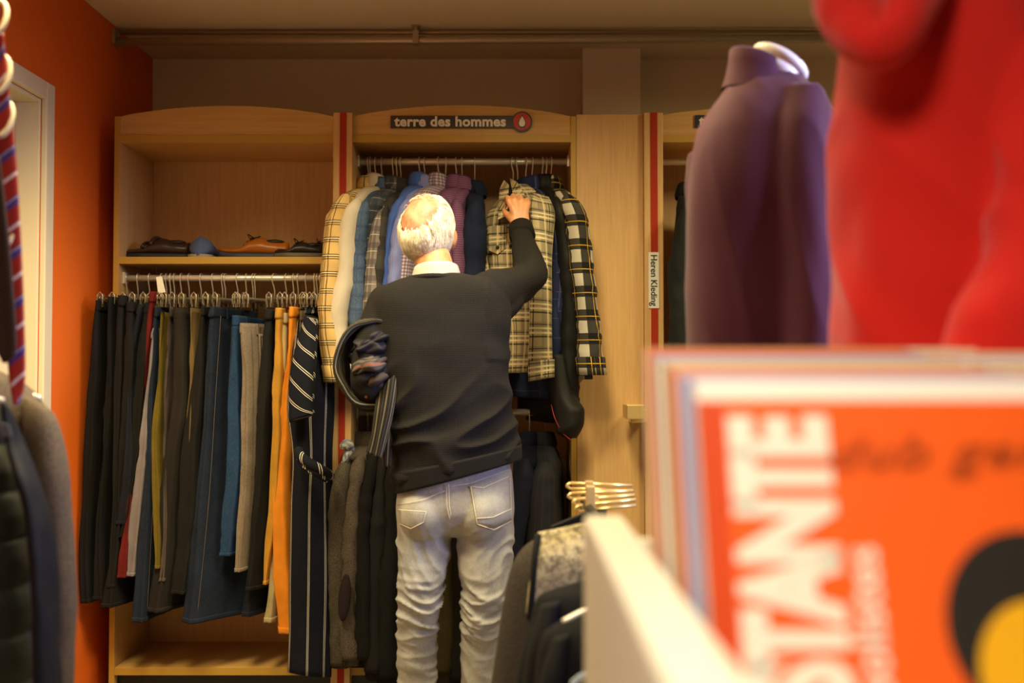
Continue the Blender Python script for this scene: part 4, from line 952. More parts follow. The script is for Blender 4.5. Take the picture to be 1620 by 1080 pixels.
for cx2, s in ((674, -1), (762, 1)): q.sphere(hx(cx2, 808, MY - .040), (.082, .088, .098), 24, 16)
jme = grow_mesh('jeans', q, .0052, 9)
zk = hx(0, 965, MY).z; zc = hx(0, 825, MY).z
def wj(co, n):
    side = -1 if co.x < hx(718, 0, MY).x else 1; lx = co.x - hx(666 if side < 0 else 764, 0, MY).x
    w = noise.noise(Vector((co.x * 6 + side, co.y * 6, co.z * 5))); w2 = noise.noise(Vector((co.x * 13, co.y * 13 + side * 3, co.z * 9)))
    knee = math.exp(-((co.z - zk) / .11) ** 2); thigh = math.exp(-((co.z - (zc - .10)) / .09) ** 2); low = 1 / (1 + math.exp((co.z - (zk - .16)) * 30))
    k = 0
    rd = lambda fz, sx, o: max(0, 1 - abs(noise.noise(Vector((co.x * 8 + side * 9 + o, co.y * 7, co.z * fz + lx * sx + 1.6 * w + o)))) * 2.4) ** 1.5
    k += knee * (.013 * rd(26, side * 3, 0) + .006 * rd(44, -side * 5, 4) - .006)
    k += thigh * (.009 * rd(13, -side * 12, 7) - .003)
    k += low * (.008 * rd(20, side * 4, 12) - .003)
    return k + .003 * w2
displace(jme, wj)
tree = BVHTree.FromPolygons([v.co.copy() for v in jme.vertices], [tuple(p.vertices) for p in jme.polygons])
jo = put('jeans', jme, jm, man); camp = Vector((0, 0, CAMZ))
def onto(px, py, off=.002):
    d = (P(px, py, 3.0) - camp).normalized(); h = tree.ray_cast(camp, d)
    return (h[0] - d * off) if h[0] else P(px, py, 3.0)
def patch(name, quad, mat, parent, n=12, off=.0025):
    """quad px corners tl tr br bl, with a pointed lower edge; follows the cloth below it"""
    q = MB(); tl, tr, br, bl = quad
    for i in range(n + 1):
        for j in range(n + 1):
            u, v = j / n, i / n; x = (tl[0] * (1 - u) + tr[0] * u) * (1 - v) + (bl[0] * (1 - u) + br[0] * u) * v; y = (tl[1] * (1 - u) + tr[1] * u) * (1 - v) + (bl[1] * (1 - u) + br[1] * u) * v
            y += v * 8 * (1 - abs(2 * u - 1)); q.v.append(onto(x, y, off))
    for i in range(n):
        for j in range(n): k = i * (n + 1) + j; q.face([k, k + 1, k + n + 2, k + n + 1])
    o = obj(name, q, mat, parent); s = o.modifiers.new('thick', 'SOLIDIFY'); s.thickness = .002; s.offset = 0; return o
def stitch(name, line, mat, parent, r=.0009, off=.0045):
    pts = []
    for (x0, y0), (x1, y1) in zip(line, line[1:]):
        m = max(2, int(math.hypot(x1 - x0, y1 - y0) / 4))
        for i in range(m): pts.append(onto(x0 + (x1 - x0) * i / m, y0 + (y1 - y0) * i / m, off))
    pts.append(onto(*line[-1], off)); return obj(name, MB().tube(pts, r, 5), mat, parent)
st = plain('pale_jean_thread', (226, 214, 190), .8); jd = plain('worn_denim_shade', (168, 158, 146), .9, bump=.0004, var=.2)
p1 = patch('back_pocket', ((743, 768), (806, 752), (811, 822), (754, 830)), jm, jo); p2 = patch('back_pocket', ((632, 806), (672, 812), (670, 826), (634, 828)), jm, jo)
stitch('pocket_stitching', [(744, 769), (805, 754)], st, p1) if False else None
stitch('pocket_stitch', [(743, 769), (765, 771), (806, 753)], st, jo); stitch('pocket_stitch', [(745, 770), (750, 800), (755, 829), (782, 838), (810, 823), (807, 756)], st, jo); stitch('pocket_stitch', [(753, 820), (780, 818), (810, 804)], st, jo)
stitch('pocket_stitch', [(628, 806), (674, 809), (670, 826), (650, 836), (632, 828)], st, jo); stitch('centre_seam', [(706, 765), (707, 800), (712, 822)], st, jo); stitch('centre_seam', [(710, 765), (711, 800), (714, 818)], st, jo)
stitch('yoke_seam', [(628, 798), (670, 790), (704, 776)], st, jo, .0007); stitch('yoke_seam', [(712, 770), (745, 764), (806, 742)], st, jo, .0007)
# shoes, outside the frame but carrying him
for a, s in ((aL, -1), (aR, 1)):
    q = MB(); limb(q, [a + Vector((0, -.055, -.040)), a + Vector((0, .03, -.034)), a + Vector((s * .005, .10, -.045)), a + Vector((s * .01, .17, -.052))], [.042, .046, .040, .030]); q.v = [Vector((v.x, v.y, max(v.z, .012))) for v in q.v]
    sh_ = obj('shoe', q, lb, man); q = MB(); q.prism([Vector((a.x + s * .004 + .046 * math.cos(t), a.y + .055 + .145 * math.sin(t), 0)) for t in [2 * PI * j / 24 for j in range(24)]], (0, 0, .016)); obj('shoe_sole', q, so, sh_, False)

# clothes folded over his left arm
stp = cloth('dark_striped_cloth', (30, 28, 26), [('u', .022, 0, .004, (112, 102, 82), .8), ('u', .022, .009, .0025, (66, 60, 52), .7)], var=.15)
r = root('draped_garments', hx(575, 640, 3.15), 'bundle of dark striped garments folded over his left forearm', 'clothes'); q = MB(); rings = []
c0 = hx(598, 575, 3.12)
for i in range(41):
    t = math.radians(40 + 290 * i / 40); cx2, cz2 = math.cos(t), math.sin(t)
    R = Vector((cx2 * .112, 0, cz2 * .128)); ctr = c0 + R; nrm = R.normalized(); ring = []
    for j in range(22):
        w = 2 * PI * j / 22; ring.append(ctr + Vector((0, .115 * math.copysign(abs(math.cos(w)) ** .7, math.cos(w)), 0)) + nrm * (.015 * math.sin(w) + .006 * noise.noise(Vector((t * 2, math.cos(w) * 3, 1)))))
    rings.append(ring)
q.loft(rings); o_ = obj('folded_layer', q, cloth('dark_striped_fold', (34, 32, 28), [('u', .024, 0, .004, (118, 108, 84), .8), ('u', .024, .010, .003, (74, 70, 58), .7)], var=.15), r)
for k, (px, py, Y, s, m) in enumerate(((588, 545, 3.03, (.075, .06, .035), cloth('dark_violet_satin', (30, 25, 32), rough=.6)), (585, 578, 3.01, (.055, .06, .03), cloth('grey_striped_knit', (84, 76, 72), [('v', .028, 0, .004, (120, 44, 28), .8), ('v', .028, .010, .004, (30, 28, 28), .8), ('v', .028, .020, .004, (26, 24, 24), .8)])), (590, 600, 3.02, (.05, .05, .03), cloth('taupe_cloth', (70, 60, 54))), (580, 622, 3.05, (.030, .05, .020), cloth('burnt_orange_cloth', (176, 92, 28))), (602, 614, 3.06, (.06, .06, .035), bk2), (600, 560, 3.10, (.085, .09, .085), bk2))):
    q = MB(); q.sphere(hx(px, py, Y), s, 56, 40, Matrix.Rotation(-.5 + .3 * k, 3, 'Y')); q.v = [v + (v - hx(px, py, Y)) * .42 * (abs(noise.noise(Vector((v.x * 16 + v.z * 12, v.y * 8 + k, v.z * 34 - v.x * 18)))) * 2 - .5) + Vector((1, .5, 1)) * .012 * noise.noise(v * 22) for v in q.v]; obj('folded_layer', q, m, r)
q = MB(); slab(q, [(598, 622, 3.02, 628, 590, 3.0, .03), (592, 655, 3.0, 622, 640, 2.98, .035), (588, 690, 3.0, 612, 690, 2.98, .035), (580, 714, 3.0, 604, 724, 2.98, .02)], rings=20, amp=.004); obj('hanging_end', q, stp, r)
q = MB(); slab(q, [(606, 620, 3.03, 634, 600, 3.03, .03), (608, 660, 3.03, 628, 650, 3.02, .03), (604, 700, 3.03, 622, 700, 3.02, .03), (606, 738, 3.03, 618, 738, 3.02, .02)], rings=20, amp=.003); obj('hanging_end', q, stp, r)

# ------------------------------------------------------------------ dressed busts in front
def stand(parent, x, y, ztop):
    q = MB(); q.tube([(x, y, .02), (x, y, ztop)], .014, 16); obj('stand_pole', q, M['chrome'], parent)
    q = MB(); q.prism([Vector((x + .16 * math.cos(t), y + .16 * math.sin(t), 0)) for t in [2 * PI * j / 36 for j in range(36)]], (0, 0, .02)); obj('stand_base', q, M['black_plastic'], parent, False, .004)
Yp = 2.2; cx_ = P(1210, 500, Yp).x
r = root('mannequin', (cx_, Yp, 0), 'white headless mannequin bust with a tilted neck cap under the purple sweater', 'mannequin')
q = MB(); slab(q, [(1196, 108, Yp, 1262, 118, Yp, .08), (1150, 180, Yp, 1275, 190, Yp, .15), (1122, 240, Yp, 1285, 240, Yp, .20), (1112, 400, Yp, 1290, 400, Yp, .20), (1120, 640, Yp, 1285, 640, Yp, .18)], rings=24, amp=0, power=2.1); obj('torso', q, M['mannequin'], r)
q = MB(); cc = P(1235, 98, Yp); rot = Matrix.Rotation(math.radians(32), 3, 'Y')
q.sphere(cc, (.068, .055, .022), 28, 12, rot); q.sphere(cc + rot @ Vector((0, 0, -.022)), (.060, .05, .03), 24, 12, rot); obj('neck_cap', q, M['mannequin'], r)
stand(r, cx_, Yp, P(0, 640, Yp).z)
pur = cloth('plum_jersey', (78, 30, 46), var=.06, rough=.8, sheen=.08)
r = root('sweater', (cx_, Yp, P(0, 640, Yp).z), 'plum purple high collared sweater on the white neck-capped bust', 'sweater')
q = MB(); slab(q, [(1158, 122, Yp, 1262, 124, Yp + .02, .11), (1142, 148, Yp, 1284, 146, Yp, .15), (1120, 178, Yp, 1296, 180, Yp, .20), (1102, 220, Yp, 1302, 226, Yp, .25), (1093, 290, Yp, 1306, 290, Yp, .28), (1091, 400, Yp, 1304, 400, Yp, .27), (1092, 520, Yp, 1302, 520, Yp, .26), (1094, 620, Yp, 1300, 620, Yp, .25)],
    rings=44, n=56, amp=.004, power=2.3, fx=4, fz=1.2, seed=12)
slab(q, [(1238, 140, Yp - .05, 1290, 148, Yp - .03, .12), (1222, 200, Yp - .09, 1312, 205, Yp - .05, .15), (1224, 270, Yp - .11, 1325, 275, Yp - .07, .15), (1232, 360, Yp - .12, 1326, 365, Yp - .08, .14), (1240, 460, Yp - .13, 1326, 465, Yp - .09, .13), (1246, 600, Yp - .14, 1324, 600, Yp - .1, .11)], rings=40, n=44, amp=.005, power=2.2, fx=7, fz=2.4, seed=4)
slab(q, [(1100, 236, Yp + .06, 1150, 232, Yp + .10, .12), (1096, 340, Yp + .10, 1150, 340, Yp + .14, .12), (1098, 480, Yp + .12, 1150, 480, Yp + .16, .10), (1100, 610, Yp + .12, 1150, 610, Yp + .16, .09)], rings=24, amp=.004, power=2.2)
me_ = grow_mesh('sweater_body', q, .007, 7)
def cr_(co, n): return .004 * max(0, 1 - abs(noise.noise(Vector((co.x * 13 + co.z * 2, co.y * 9, co.z * 2.2)))) * 2.4) ** 1.5 + .003 * noise.noise(co * 6)
displace(me_, cr_); put('sweater_body', me_, pur, r)
q = MB(); cr = []
for dz, gx, gy in ((-.050, .080, .072), (-.02, .070, .062), (.01, .064, .056), (.034, .062, .054), (.038, .058, .050), (.02, .052, .046), (-.02, .052, .046)):
    cr.append([P(1198, 118, Yp) + Vector((gx * math.cos(t), gy * math.sin(t), dz - .016 * math.cos(t))) + Vector((.004 * math.sin(3 * t), 0, .003 * math.sin(2 * t))) for t in [2 * PI * j / 40 for j in range(40)]])
obj('collar', q.loft(cr, False, False), pur, r)
Yr = 1.5; cx_ = P(1560, 500, Yr).x
r = root('mannequin', (cx_, Yr, 0), 'mannequin bust filling the red hooded sweater at the right edge', 'mannequin')
q = MB(); slab(q, [(1450, -60, Yr, 1680, -60, Yr, .14), (1380, 60, Yr, 1740, 60, Yr, .18), (1370, 300, Yr, 1750, 300, Yr, .20), (1380, 600, Yr, 1740, 600, Yr, .2)], rings=20, amp=0, power=2.1); obj('torso', q, M['mannequin'], r); stand(r, cx_, Yr, P(0, 600, Yr).z)
red = cloth('red_fleece', (206, 26, 10), var=.06, rough=.85, sheen=.2)
r = root('hoodie', (cx_, Yr, P(0, 620, Yr).z), 'bright red hooded sweater filling the right edge of the picture', 'hoodie')
q = MB(); slab(q, [(1400, -50, Yr, 1740, -50, Yr, .20), (1346, 40, Yr, 1790, 40, Yr, .30), (1336, 120, Yr, 1800, 120, Yr, .34), (1330, 220, Yr, 1806, 220, Yr, .34), (1328, 330, Yr, 1806, 330, Yr, .33), (1326, 440, Yr, 1806, 440, Yr, .32), (1325, 620, Yr, 1800, 620, Yr, .31)],
    rings=50, n=64, amp=.008, power=2.3, fx=4, fz=2.2, seed=21)
slab(q, [(1560, 20, Yr - .10, 1760, 20, Yr - .06, .16), (1585, 160, Yr - .16, 1800, 160, Yr - .10, .17), (1596, 300, Yr - .19, 1815, 300, Yr - .13, .16), (1570, 420, Yr - .22, 1800, 430, Yr - .16, .15), (1520, 500, Yr - .24, 1760, 530, Yr - .18, .14), (1500, 600, Yr - .24, 1740, 640, Yr - .18, .13)], rings=36, n=44, amp=.008, power=2.1, fx=7, fz=5, seed=8); me_ = grow_mesh('hoodie_body', q, .009, 8)
displace(me_, lambda co, n: .012 * max(0, 1 - abs(noise.noise(Vector((co.x * 6 + co.z * 3, co.y * 6, co.z * 6 + co.x * 5)))) * 2.2) ** 1.5 + .006 * noise.noise(co * 8)); put('hoodie_body', me_, red, r)
q = MB(); q.tube(catmull([P(1349, -60, Yr - .06), P(1352, 20, Yr - .13), P(1372, 66, Yr - .175), P(1412, 60, Yr - .19), P(1452, -10, Yr - .17), P(1500, -90, Yr - .1)], 7), [.045, .048, .05, .052, .053, .054, .052, .048, .046, .044, .043, .042, .040, .038, .036, .034, .034, .034, .034, .034, .034, .034, .034, .034, .034, .034, .034, .034, .034, .034, .034, .034, .034, .034, .034, .034][:36], 20)
q.v = [v + Vector((1, 1, 1)) * .01 * noise.noise(v * 14) for v in q.v]; obj('hood', q, red, r)

# ------------------------------------------------------------------ record bin in the foreground
za = 1.056
r = root('record_bin', (.40, .95, 0), 'white painted record bin with a thick slanted side board', 'bin')
box('side_board', (.096, .50, .72), (.149, 1.36, za), M['white_paint'], r, .006); box('side_board', (.890, .50, .72), (.942, 1.36, za), M['white_paint'], r, .006)
box('end_board', (.149, 1.34, .72), (.890, 1.36, za - .03), M['white_paint'], r, .003); box('end_board', (.149, .50, .72), (.890, .52, .90), M['white_paint'], r, .003)
q = MB(); q.prism([Vector((.149, .52, .855)), Vector((.149, 1.34, .955)), Vector((.149, 1.34, .935)), Vector((.149, .52, .835))], (.741, 0, 0)); obj('bottom_board', q, M['white_paint'], r, False, .001)
for x in (.105, .900):
    for y in (.52, 1.30): box('leg', (x, y, 0), (x + .035, y + .035, .72), M['white_paint'], r, .003)
cols = [(226, 214, 190), (224, 216, 206), (150, 166, 206), (140, 152, 192), (214, 150, 140), (176, 180, 204), (206, 96, 64), (222, 140, 84), (226, 190, 150), (216, 130, 80), (196, 160, 100), (224, 206, 170), (200, 160, 150), (190, 150, 90), (214, 196, 150)]
side = [(150, 112, 52), (122, 96, 42), (176, 144, 88), (104, 84, 42), (150, 84, 44), (184, 156, 96)]
lean = math.radians(17); NREC = 27
names = ['cream', 'off-white', 'pale blue', 'blue grey', 'pink', 'grey blue', 'brick red', 'apricot', 'peach', 'orange brown', 'ochre', 'ivory', 'dusty pink', 'khaki', 'sand']
def record(i, yb, zb, col, label, group, hgt=.315, x0=.160, thick=.004):
    u = Vector((0, math.sin(lean), math.cos(lean))); b = Vector((x0, yb, zb)); r = root('record_sleeve', b, label, 'record', group)
    nn = Vector((0, math.cos(lean), -math.sin(lean))); q = MB(); a = [b, b + Vector((.315, 0, 0)), b + Vector((.315, 0, 0)) + u * hgt, b + u * hgt]; q.prism(a, nn * thick)
    m = plain('sleeve_card', col, .5); obj('sleeve', q, m, r, False, .0006); q = MB(); s2 = plain('sleeve_spine', side[i % 6], .6)
    e = Vector((-.0006, 0, 0)); q.prism([b + e, b + e + nn * thick, b + e + u * hgt + nn * thick, b + e + u * hgt], (.0006, 0, 0)); obj('spine', q, s2, r, False, label='spine edge')
    return r, b, u, nn
def zfl(y): return .855 + (y - .52) / .82 * .10 + .001
Yt = .877; yb0 = Yt - .315 * math.sin(lean)
r, b, u, nn = record(0, yb0, zfl(yb0) + .0345, (240, 92, 14), 'orange record sleeve with tall white letters, front of the bin', 'records in the bin')
r_front = r
sl = [o for o in r.children if o.name.startswith('sleeve')][0]
def on(x, t): return b + Vector((x, 0, 0)) + u * t
print('FRONT top', tuple(on(0, .315)), 'bottom', b.z, zfl(yb0))
q = MB(); q.prism([on(0.0005, .001) - nn * .0006, on(.022, .001) - nn * .0006, on(.022, .314) - nn * .0006, on(.0005, .314) - nn * .0006], nn * .0006); obj('spine_band', q, plain('deep_orange_print', (206, 66, 8), .5), r, False)
R3 = Matrix((Vector((1, 0, 0)), u, -nn)).transposed()      # columns: right, up, out of the sleeve
cw = plain('cream_print', (238, 226, 204), .5); db = plain('dark_orange_print', (176, 66, 8), .5); bp = plain('black_print', (34, 28, 22), .5); yp = plain('yellow_print', (232, 168, 14), .5)
text_mesh('cover_title', 'MUSTANTE', .108, on(.072, .299) - nn * .001, R3 @ Matrix.Rotation(PI / 2, 3, 'Z'), cw, r, .006, .66, align='RIGHT', space=.86, extrude=.0002)
text_mesh('cover_script', 'dub gero', .040, on(.212, .268) - nn * .001, R3 @ Matrix.Rotation(.02, 3, 'Z'), db, r, .0012, 1.35, shear=.35, extrude=.0002, space=1.1)
text_mesh('cover_subtitle', 'solistes', .040, on(.128, .190) - nn * .001, R3 @ Matrix.Rotation(-PI / 2 + PI, 3, 'Z'), cw, r, .0006, 1.0, align='RIGHT', extrude=.0002)
def blob(cx, cy, rx, ry, n=40): return [on(cx + rx * math.cos(2 * PI * k / n), cy + ry * math.sin(2 * PI * k / n)) - nn * .0008 for k in range(n)]
q = MB(); q.prism(blob(.262, .125, .072, .078), nn * .0008); obj('cover_picture', q, bp, r, False, label='black round shape on the cover')
q = MB(); q.prism([p - nn * .0004 for p in blob(.262, .088, .050, .058)], nn * .0006); obj('cover_picture', q, yp, r, False, label='yellow shape on the cover')
rr_ = random.Random(5)
for i in range(1, NREC):
    yb = yb0 + .014 * i + (.006 if i > 1 else 0); ex = .0345 + (.012 if i == 1 else .0125 - .0002 * i + rr_.uniform(-.0015, .0015))
    if yb > 1.22: break
    c = cols[(i - 1) % len(cols)] if i != 1 else (246, 236, 216); nm = names[(i - 1) % len(names)] if i != 1 else 'white'
    k_ = ['first', 'second', 'third', 'fourth', 'fifth', 'sixth', 'seventh', 'eighth', 'ninth', 'tenth', '11th', '12th', '13th', '14th', '15th', '16th', '17th', '18th', '19th', '20th', '21st', '22nd', '23rd', '24th', '25th', '26th'][i - 1]
    record(i, yb, zfl(yb) + ex, c, nm + ' record sleeve leaning ' + k_ + ' behind the orange one', 'records in the bin', x0=.160 + rr_.uniform(-.002, .004))
    if i > 2: record(i + 3, yb, zfl(yb) + ex, cols[(i + 1) % len(cols)], names[(i + 1) % len(names)] + ' record sleeve at the right edge, row ' + k_ + ' behind the orange one', 'records in the right-hand row', x0=.482 + rr_.uniform(-.002, .003))

# ------------------------------------------------------------------ coats on a low rack, lower middle
YC = 2.35
r = root('garment_rack', P(960, 800, YC + .2) * 1, 'low garment rack with brass clip bars behind the white bin', 'rack'); r.location.z = 0; BASE[r.name] = Vector(r.location)
xc = P(935, 800, YC + .12).x; zr = P(900, 808, YC + .12).z
q = MB(); q.tube([(xc, YC - .75, zr), (xc, YC + .35, zr)], .0125, 14); obj('rack_rail', q, M['black_plastic'], r)
for y in (YC - .74, YC + .34):
    q = MB(); q.tube([(xc, y, 0.012), (xc, y, zr)], .012, 12); obj('rack_post', q, M['black_plastic'], r); q = MB(); q.tube([(xc - .22, y, .012), (xc + .22, y, .012)], .012, 10); obj('rack_foot', q, M['black_plastic'], r)
# brass clip bars stacked on the rail end
Yb = YC + .30
for k, (x0, y0, x1, y1, lb_) in enumerate(((902, 764, 1000, 768, 'topmost brass trouser clamp bar of the stack'), (904, 780, 1002, 776, 'second brass trouser clamp bar of the stack'), (912, 790, 1004, 783, 'third brass trouser clamp bar of the stack'), (916, 800, 1006, 790, 'lowest brass trouser clamp bar of the stack'))):
    a, b2 = P(x0, y0, Yb - .02 * k), P(x1, y1, Yb - .02 * k); rr = root('clamp_hanger', (a + b2) / 2, lb_, 'hanger', 'brass clamp hangers on the low rack')
    q = MB(); q.tube([a, b2], .0042, 8); q.tube([a + Vector((0, 0, -.014)), b2 + Vector((0, 0, -.014))], .0042, 8); q.tube(catmull([a, a + Vector((-.008, 0, -.007)), a + Vector((0, 0, -.014))]), .004, 8); obj('clamp_bar', q, M['brass'], rr)
    m = a.lerp(b2, .3 if k < 3 else .2); q = MB(); q.box((m.x - .010, m.y - .010, m.z - .024), (m.x + .012, m.y + .010, m.z + .008)); obj('clamp_block', q, M['brass'], rr, False, .002)
q = MB(); a = P(934, 800, YC + .16); q.box((a.x - .012, a.y - .01, zr - .02), (a.x + .012, a.y + .01, a.z + .05)); obj('rail_clamp', q, M['brass'], r, False, .003)
q = MB(); q.prism([P(872, 832, YC + .10), P(935, 806, YC + .10), P(960, 806, YC + .10), P(960, 830, YC + .10), P(874, 850, YC + .10)], (0, .012, 0)); rr = root('coat_hanger', P(900, 830, YC + .1), 'flat black hanger above the grey coat with fleece lining', 'hanger'); obj('hanger_arm', q, M['black_plastic'], rr, False, .002)
gco = cloth('warm_grey_wool', (74, 66, 58), kind='tweed', var=.1); bco = cloth('black_wool', (20, 19, 19)); fur = cloth('mottled_fleece', (196, 180, 140), kind='fur', var=.3)
r = root('coat', P(860, 1080, YC), 'grey wool coat with open fleece lining on the low rack', 'coat', 'coats on the low rack')
q = MB(); slab(q, [(846, 852, YC, 950, 822, YC, .03), (826, 868, YC, 985, 846, YC, .08), (808, 900, YC, 1010, 890, YC, .12), (794, 960, YC, 1020, 960, YC, .14), (780, 1040, YC, 1025, 1040, YC, .15), (765, 1130, YC, 1030, 1130, YC, .15), (748, 1300, YC, 1035, 1300, YC, .15)], rings=36, amp=.004, power=2.2, seed=5); obj('coat_body', q, gco, r)
q = MB(); slab(q, [(852, 842, YC - .045, 950, 822, YC - .045, .02), (850, 868, YC - .075, 960, 858, YC - .075, .02), (846, 890, YC - .09, 960, 880, YC - .09, .02), (840, 925, YC - .095, 955, 905, YC - .095, .02), (835, 970, YC - .095, 955, 940, YC - .095, .02)], rings=26, amp=.004, power=4, seed=6); obj('lining', q, fur, r, label='mottled beige fleece lining')
q = MB(); q.tube(catmull([P(851, 846, YC - .06), P(847, 880, YC - .09), P(843, 930, YC - .10), P(838, 980, YC - .10)]), .008, 8); obj('lining_edge', q, bco, r)
for k, (lb_, Y, lv) in enumerate((('black coat hanging in front of the grey wool one', YC - .22, [(862, 936, 950, 912), (846, 948, 1000, 930), (836, 990, 1030, 980), (820, 1050, 1040, 1050), (806, 1130, 1050, 1130), (790, 1330, 1060, 1330)]), ('nearest black coat partly behind the white bin', YC - .42, [(880, 988, 950, 966), (862, 1004, 1010, 990), (852, 1040, 1050, 1040), (846, 1100, 1060, 1100), (840, 1200, 1070, 1200), (832, 1380, 1080, 1380)]))):
    rr = root('coat', P(900, 1080, Y), lb_, 'coat', 'coats on the low rack'); q = MB()
    slab(q, [(a, b2, Y, c, d2, Y, t) for (a, b2, c, d2), t in zip(lv, (.03, .08, .12, .13, .13, .13))], rings=34, amp=.004, power=2.2); obj('coat_body', q, bco, rr)
    q = MB(); a, b2, c, d2 = lv[0]; slab(q, [(a - 6, b2 + 20, Y - .04, a + 22, b2 + 16, Y - .05, .05), (a - 26, b2 + 90, Y - .06, a + 14, b2 + 90, Y - .07, .08), (a - 40, b2 + 200, Y - .07, a + 4, b2 + 200, Y - .08, .08), (a - 50, b2 + 380, Y - .07, a - 6, b2 + 380, Y - .08, .07)], rings=24, amp=.003); obj('sleeve', q, bco, rr)
    hz = P(0, lv[0][3], Y).z
    q = MB(); q.tube(catmull([P(lv[0][2] - 60, lv[0][1] - 4, Y), P(lv[0][2] - 20, lv[0][3] - 2, Y), P(lv[0][2] + 20, lv[0][3] - 14, Y)]), .006, 8); obj('hanger_wire', q, M['chrome'], rr) if k else None
q = MB(); q.tube(catmull([P(916, 1075, 1.80), P(922, 1062, 1.80), P(930, 1058, 1.80), P(940, 1070, 1.80)]), .009, 10); rr = root('beaded_trim', P(925, 1075, 1.8), 'white and blue beaded trim at the bottom left of the white bin', 'trim'); q = MB()
for k in range(9): q.sphere(P(908 + 4 * k, 1080 - 14 * math.sin(k / 8 * PI / 1.6), 1.80), .0065, 10, 8)
obj('beads', q, cloth('white_blue_beads', (200, 204, 206), [('u', .012, 0, .005, (70, 110, 150), .8)]), rr)
# bracket sticking out of the panel column
q = MB(); a, b2 = P(985, 638, 3.72), P(1012, 660, 3.72); rr = root('wall_bracket', (a + b2) / 2, 'short brass coloured bracket on the beech panel column', 'bracket'); q.box((a.x, 3.58, b2.z), (b2.x, 3.72, a.z)); obj('bracket_arm', q, M['brass'], rr, False, .003)
q = MB(); q.box((a.x + .03, 3.72, b2.z - .02), (b2.x + .03, FY, b2.z + .03)); obj('bracket_plate', q, M['brass'], rr, False, .003)

# ------------------------------------------------------------------ coats and ties at the left edge
YL = 2.15
r = root('garment_rack', (P(-60, 560, YL).x, YL, 0), 'garment rack at the left edge holding the grey coat', 'rack'); xr = r.location.x; zr = P(0, 556, YL).z
q = MB(); q.tube([(xr, YL - .7, zr), (xr, YL + .06, zr)], .0125, 14); obj('rack_rail', q, M['chrome'], r)
for y in (YL - .69, YL + .05):
    q = MB(); q.tube([(xr, y, 0.012), (xr, y, zr + .9)], .012, 12); obj('rack_post', q, M['chrome'], r); q = MB(); q.tube([(xr - .22, y, .012), (xr + .22, y, .012)], .012, 10); obj('rack_foot', q, M['chrome'], r)
q = MB(); q.tube([(xr, YL - .7, zr + .9), (xr, YL + .06, zr + .9)], .0125, 14); obj('rack_rail', q, M['chrome'], r, label='upper rail')
gt = cloth('grey_brown_tweed', (104, 90, 74), kind='tweed', var=.15); puf = cloth('dark_green_nylon', (44, 46, 40), rough=.55, var=.1); nvl = cloth('navy_lining', (26, 30, 44), rough=.6, var=.3)
r = root('coat', P(20, 700, YL + .02), 'grey brown tweed overcoat at the left edge', 'coat', 'outerwear at the left edge')
q = MB(); slab(q, [(-110, 580, YL + .02, 0, 586, YL + .02, .05), (-135, 600, YL + .02, 42, 612, YL + .02, .10), (-150, 640, YL + .02, 68, 645, YL + .02, .14), (-155, 700, YL + .02, 84, 705, YL + .02, .16), (-155, 800, YL + .02, 98, 800, YL + .02, .17), (-155, 920, YL + .02, 108, 920, YL + .02, .18), (-155, 1080, YL + .02, 108, 1080, YL + .02, .18), (-155, 1300, YL + .02, 102, 1300, YL + .02, .18)], rings=44, n=48, amp=.004, power=2.3, seed=14)
slab(q, [(44, 626, YL - .02, 60, 634, YL - .0, .04), (50, 650, YL - .06, 76, 665, YL - .02, .08), (52, 720, YL - .085, 92, 722, YL - .03, .09), (58, 820, YL - .09, 104, 820, YL - .04, .10), (62, 940, YL - .09, 111, 940, YL - .04, .10), (58, 1090, YL - .09, 110, 1090, YL - .04, .10)], rings=30, amp=.003); me_ = grow_mesh('coat_body', q, .007, 4); displace(me_, lambda co, n: .004 * noise.noise(co * 11)); put('coat_body', me_, gt, r)
r = root('jacket', P(20, 760, YL - .12), 'dark green quilted puffer jacket at the left edge', 'jacket', 'outerwear at the left edge')
lev = [(-120, 610, YL - .14, -6, 640, YL - .14, .05), (-140, 660, YL - .14, 12, 690, YL - .14, .12), (-150, 760, YL - .14, 36, 770, YL - .14, .16), (-150, 860, YL - .14, 46, 860, YL - .14, .17), (-150, 980, YL - .14, 52, 980, YL - .14, .17), (-150, 1100, YL - .14, 56, 1100, YL - .14, .17), (-150, 1260, YL - .14, 56, 1260, YL - .14, .17)]
q = MB(); slab(q, lev, rings=170, n=44, amp=.002, power=2.3, seed=1)
k = len(q.v); c_x = P(-52, 700, YL - .14).x
nv_ = []
for v in q.v:
    d = Vector((v.x - c_x, v.y - (YL - .14), 0)); ph = (v.z / .092) % 1; nv_.append(v + d.normalized() * (.015 * math.sqrt(max(0, math.sin(PI * ph))) - .012 + .003 * noise.noise(v * 30)))
q.v = nv_; obj('quilted_body', q, puf, r)
q = MB(); slab(q, [(0, 636, YL - .20, 20, 652, YL - .17, .02), (10, 700, YL - .20, 40, 700, YL - .16, .02), (36, 780, YL - .22, 62, 780, YL - .16, .025), (48, 880, YL - .23, 82, 880, YL - .16, .03), (56, 980, YL - .23, 92, 970, YL - .16, .03), (62, 1090, YL - .23, 92, 1080, YL - .16, .03)], rings=40, amp=.006, fx=14, fz=6); obj('lining', q, nvl, r, label='navy open lining')
q = MB(); q.prism([P(0, 668, YL - .225), P(14, 672, YL - .225), P(18, 690, YL - .225), P(4, 690, YL - .225)], (0, .002, 0)); obj('care_label', q, plain('blue_grey_label', (96, 108, 128), .6), r, False)
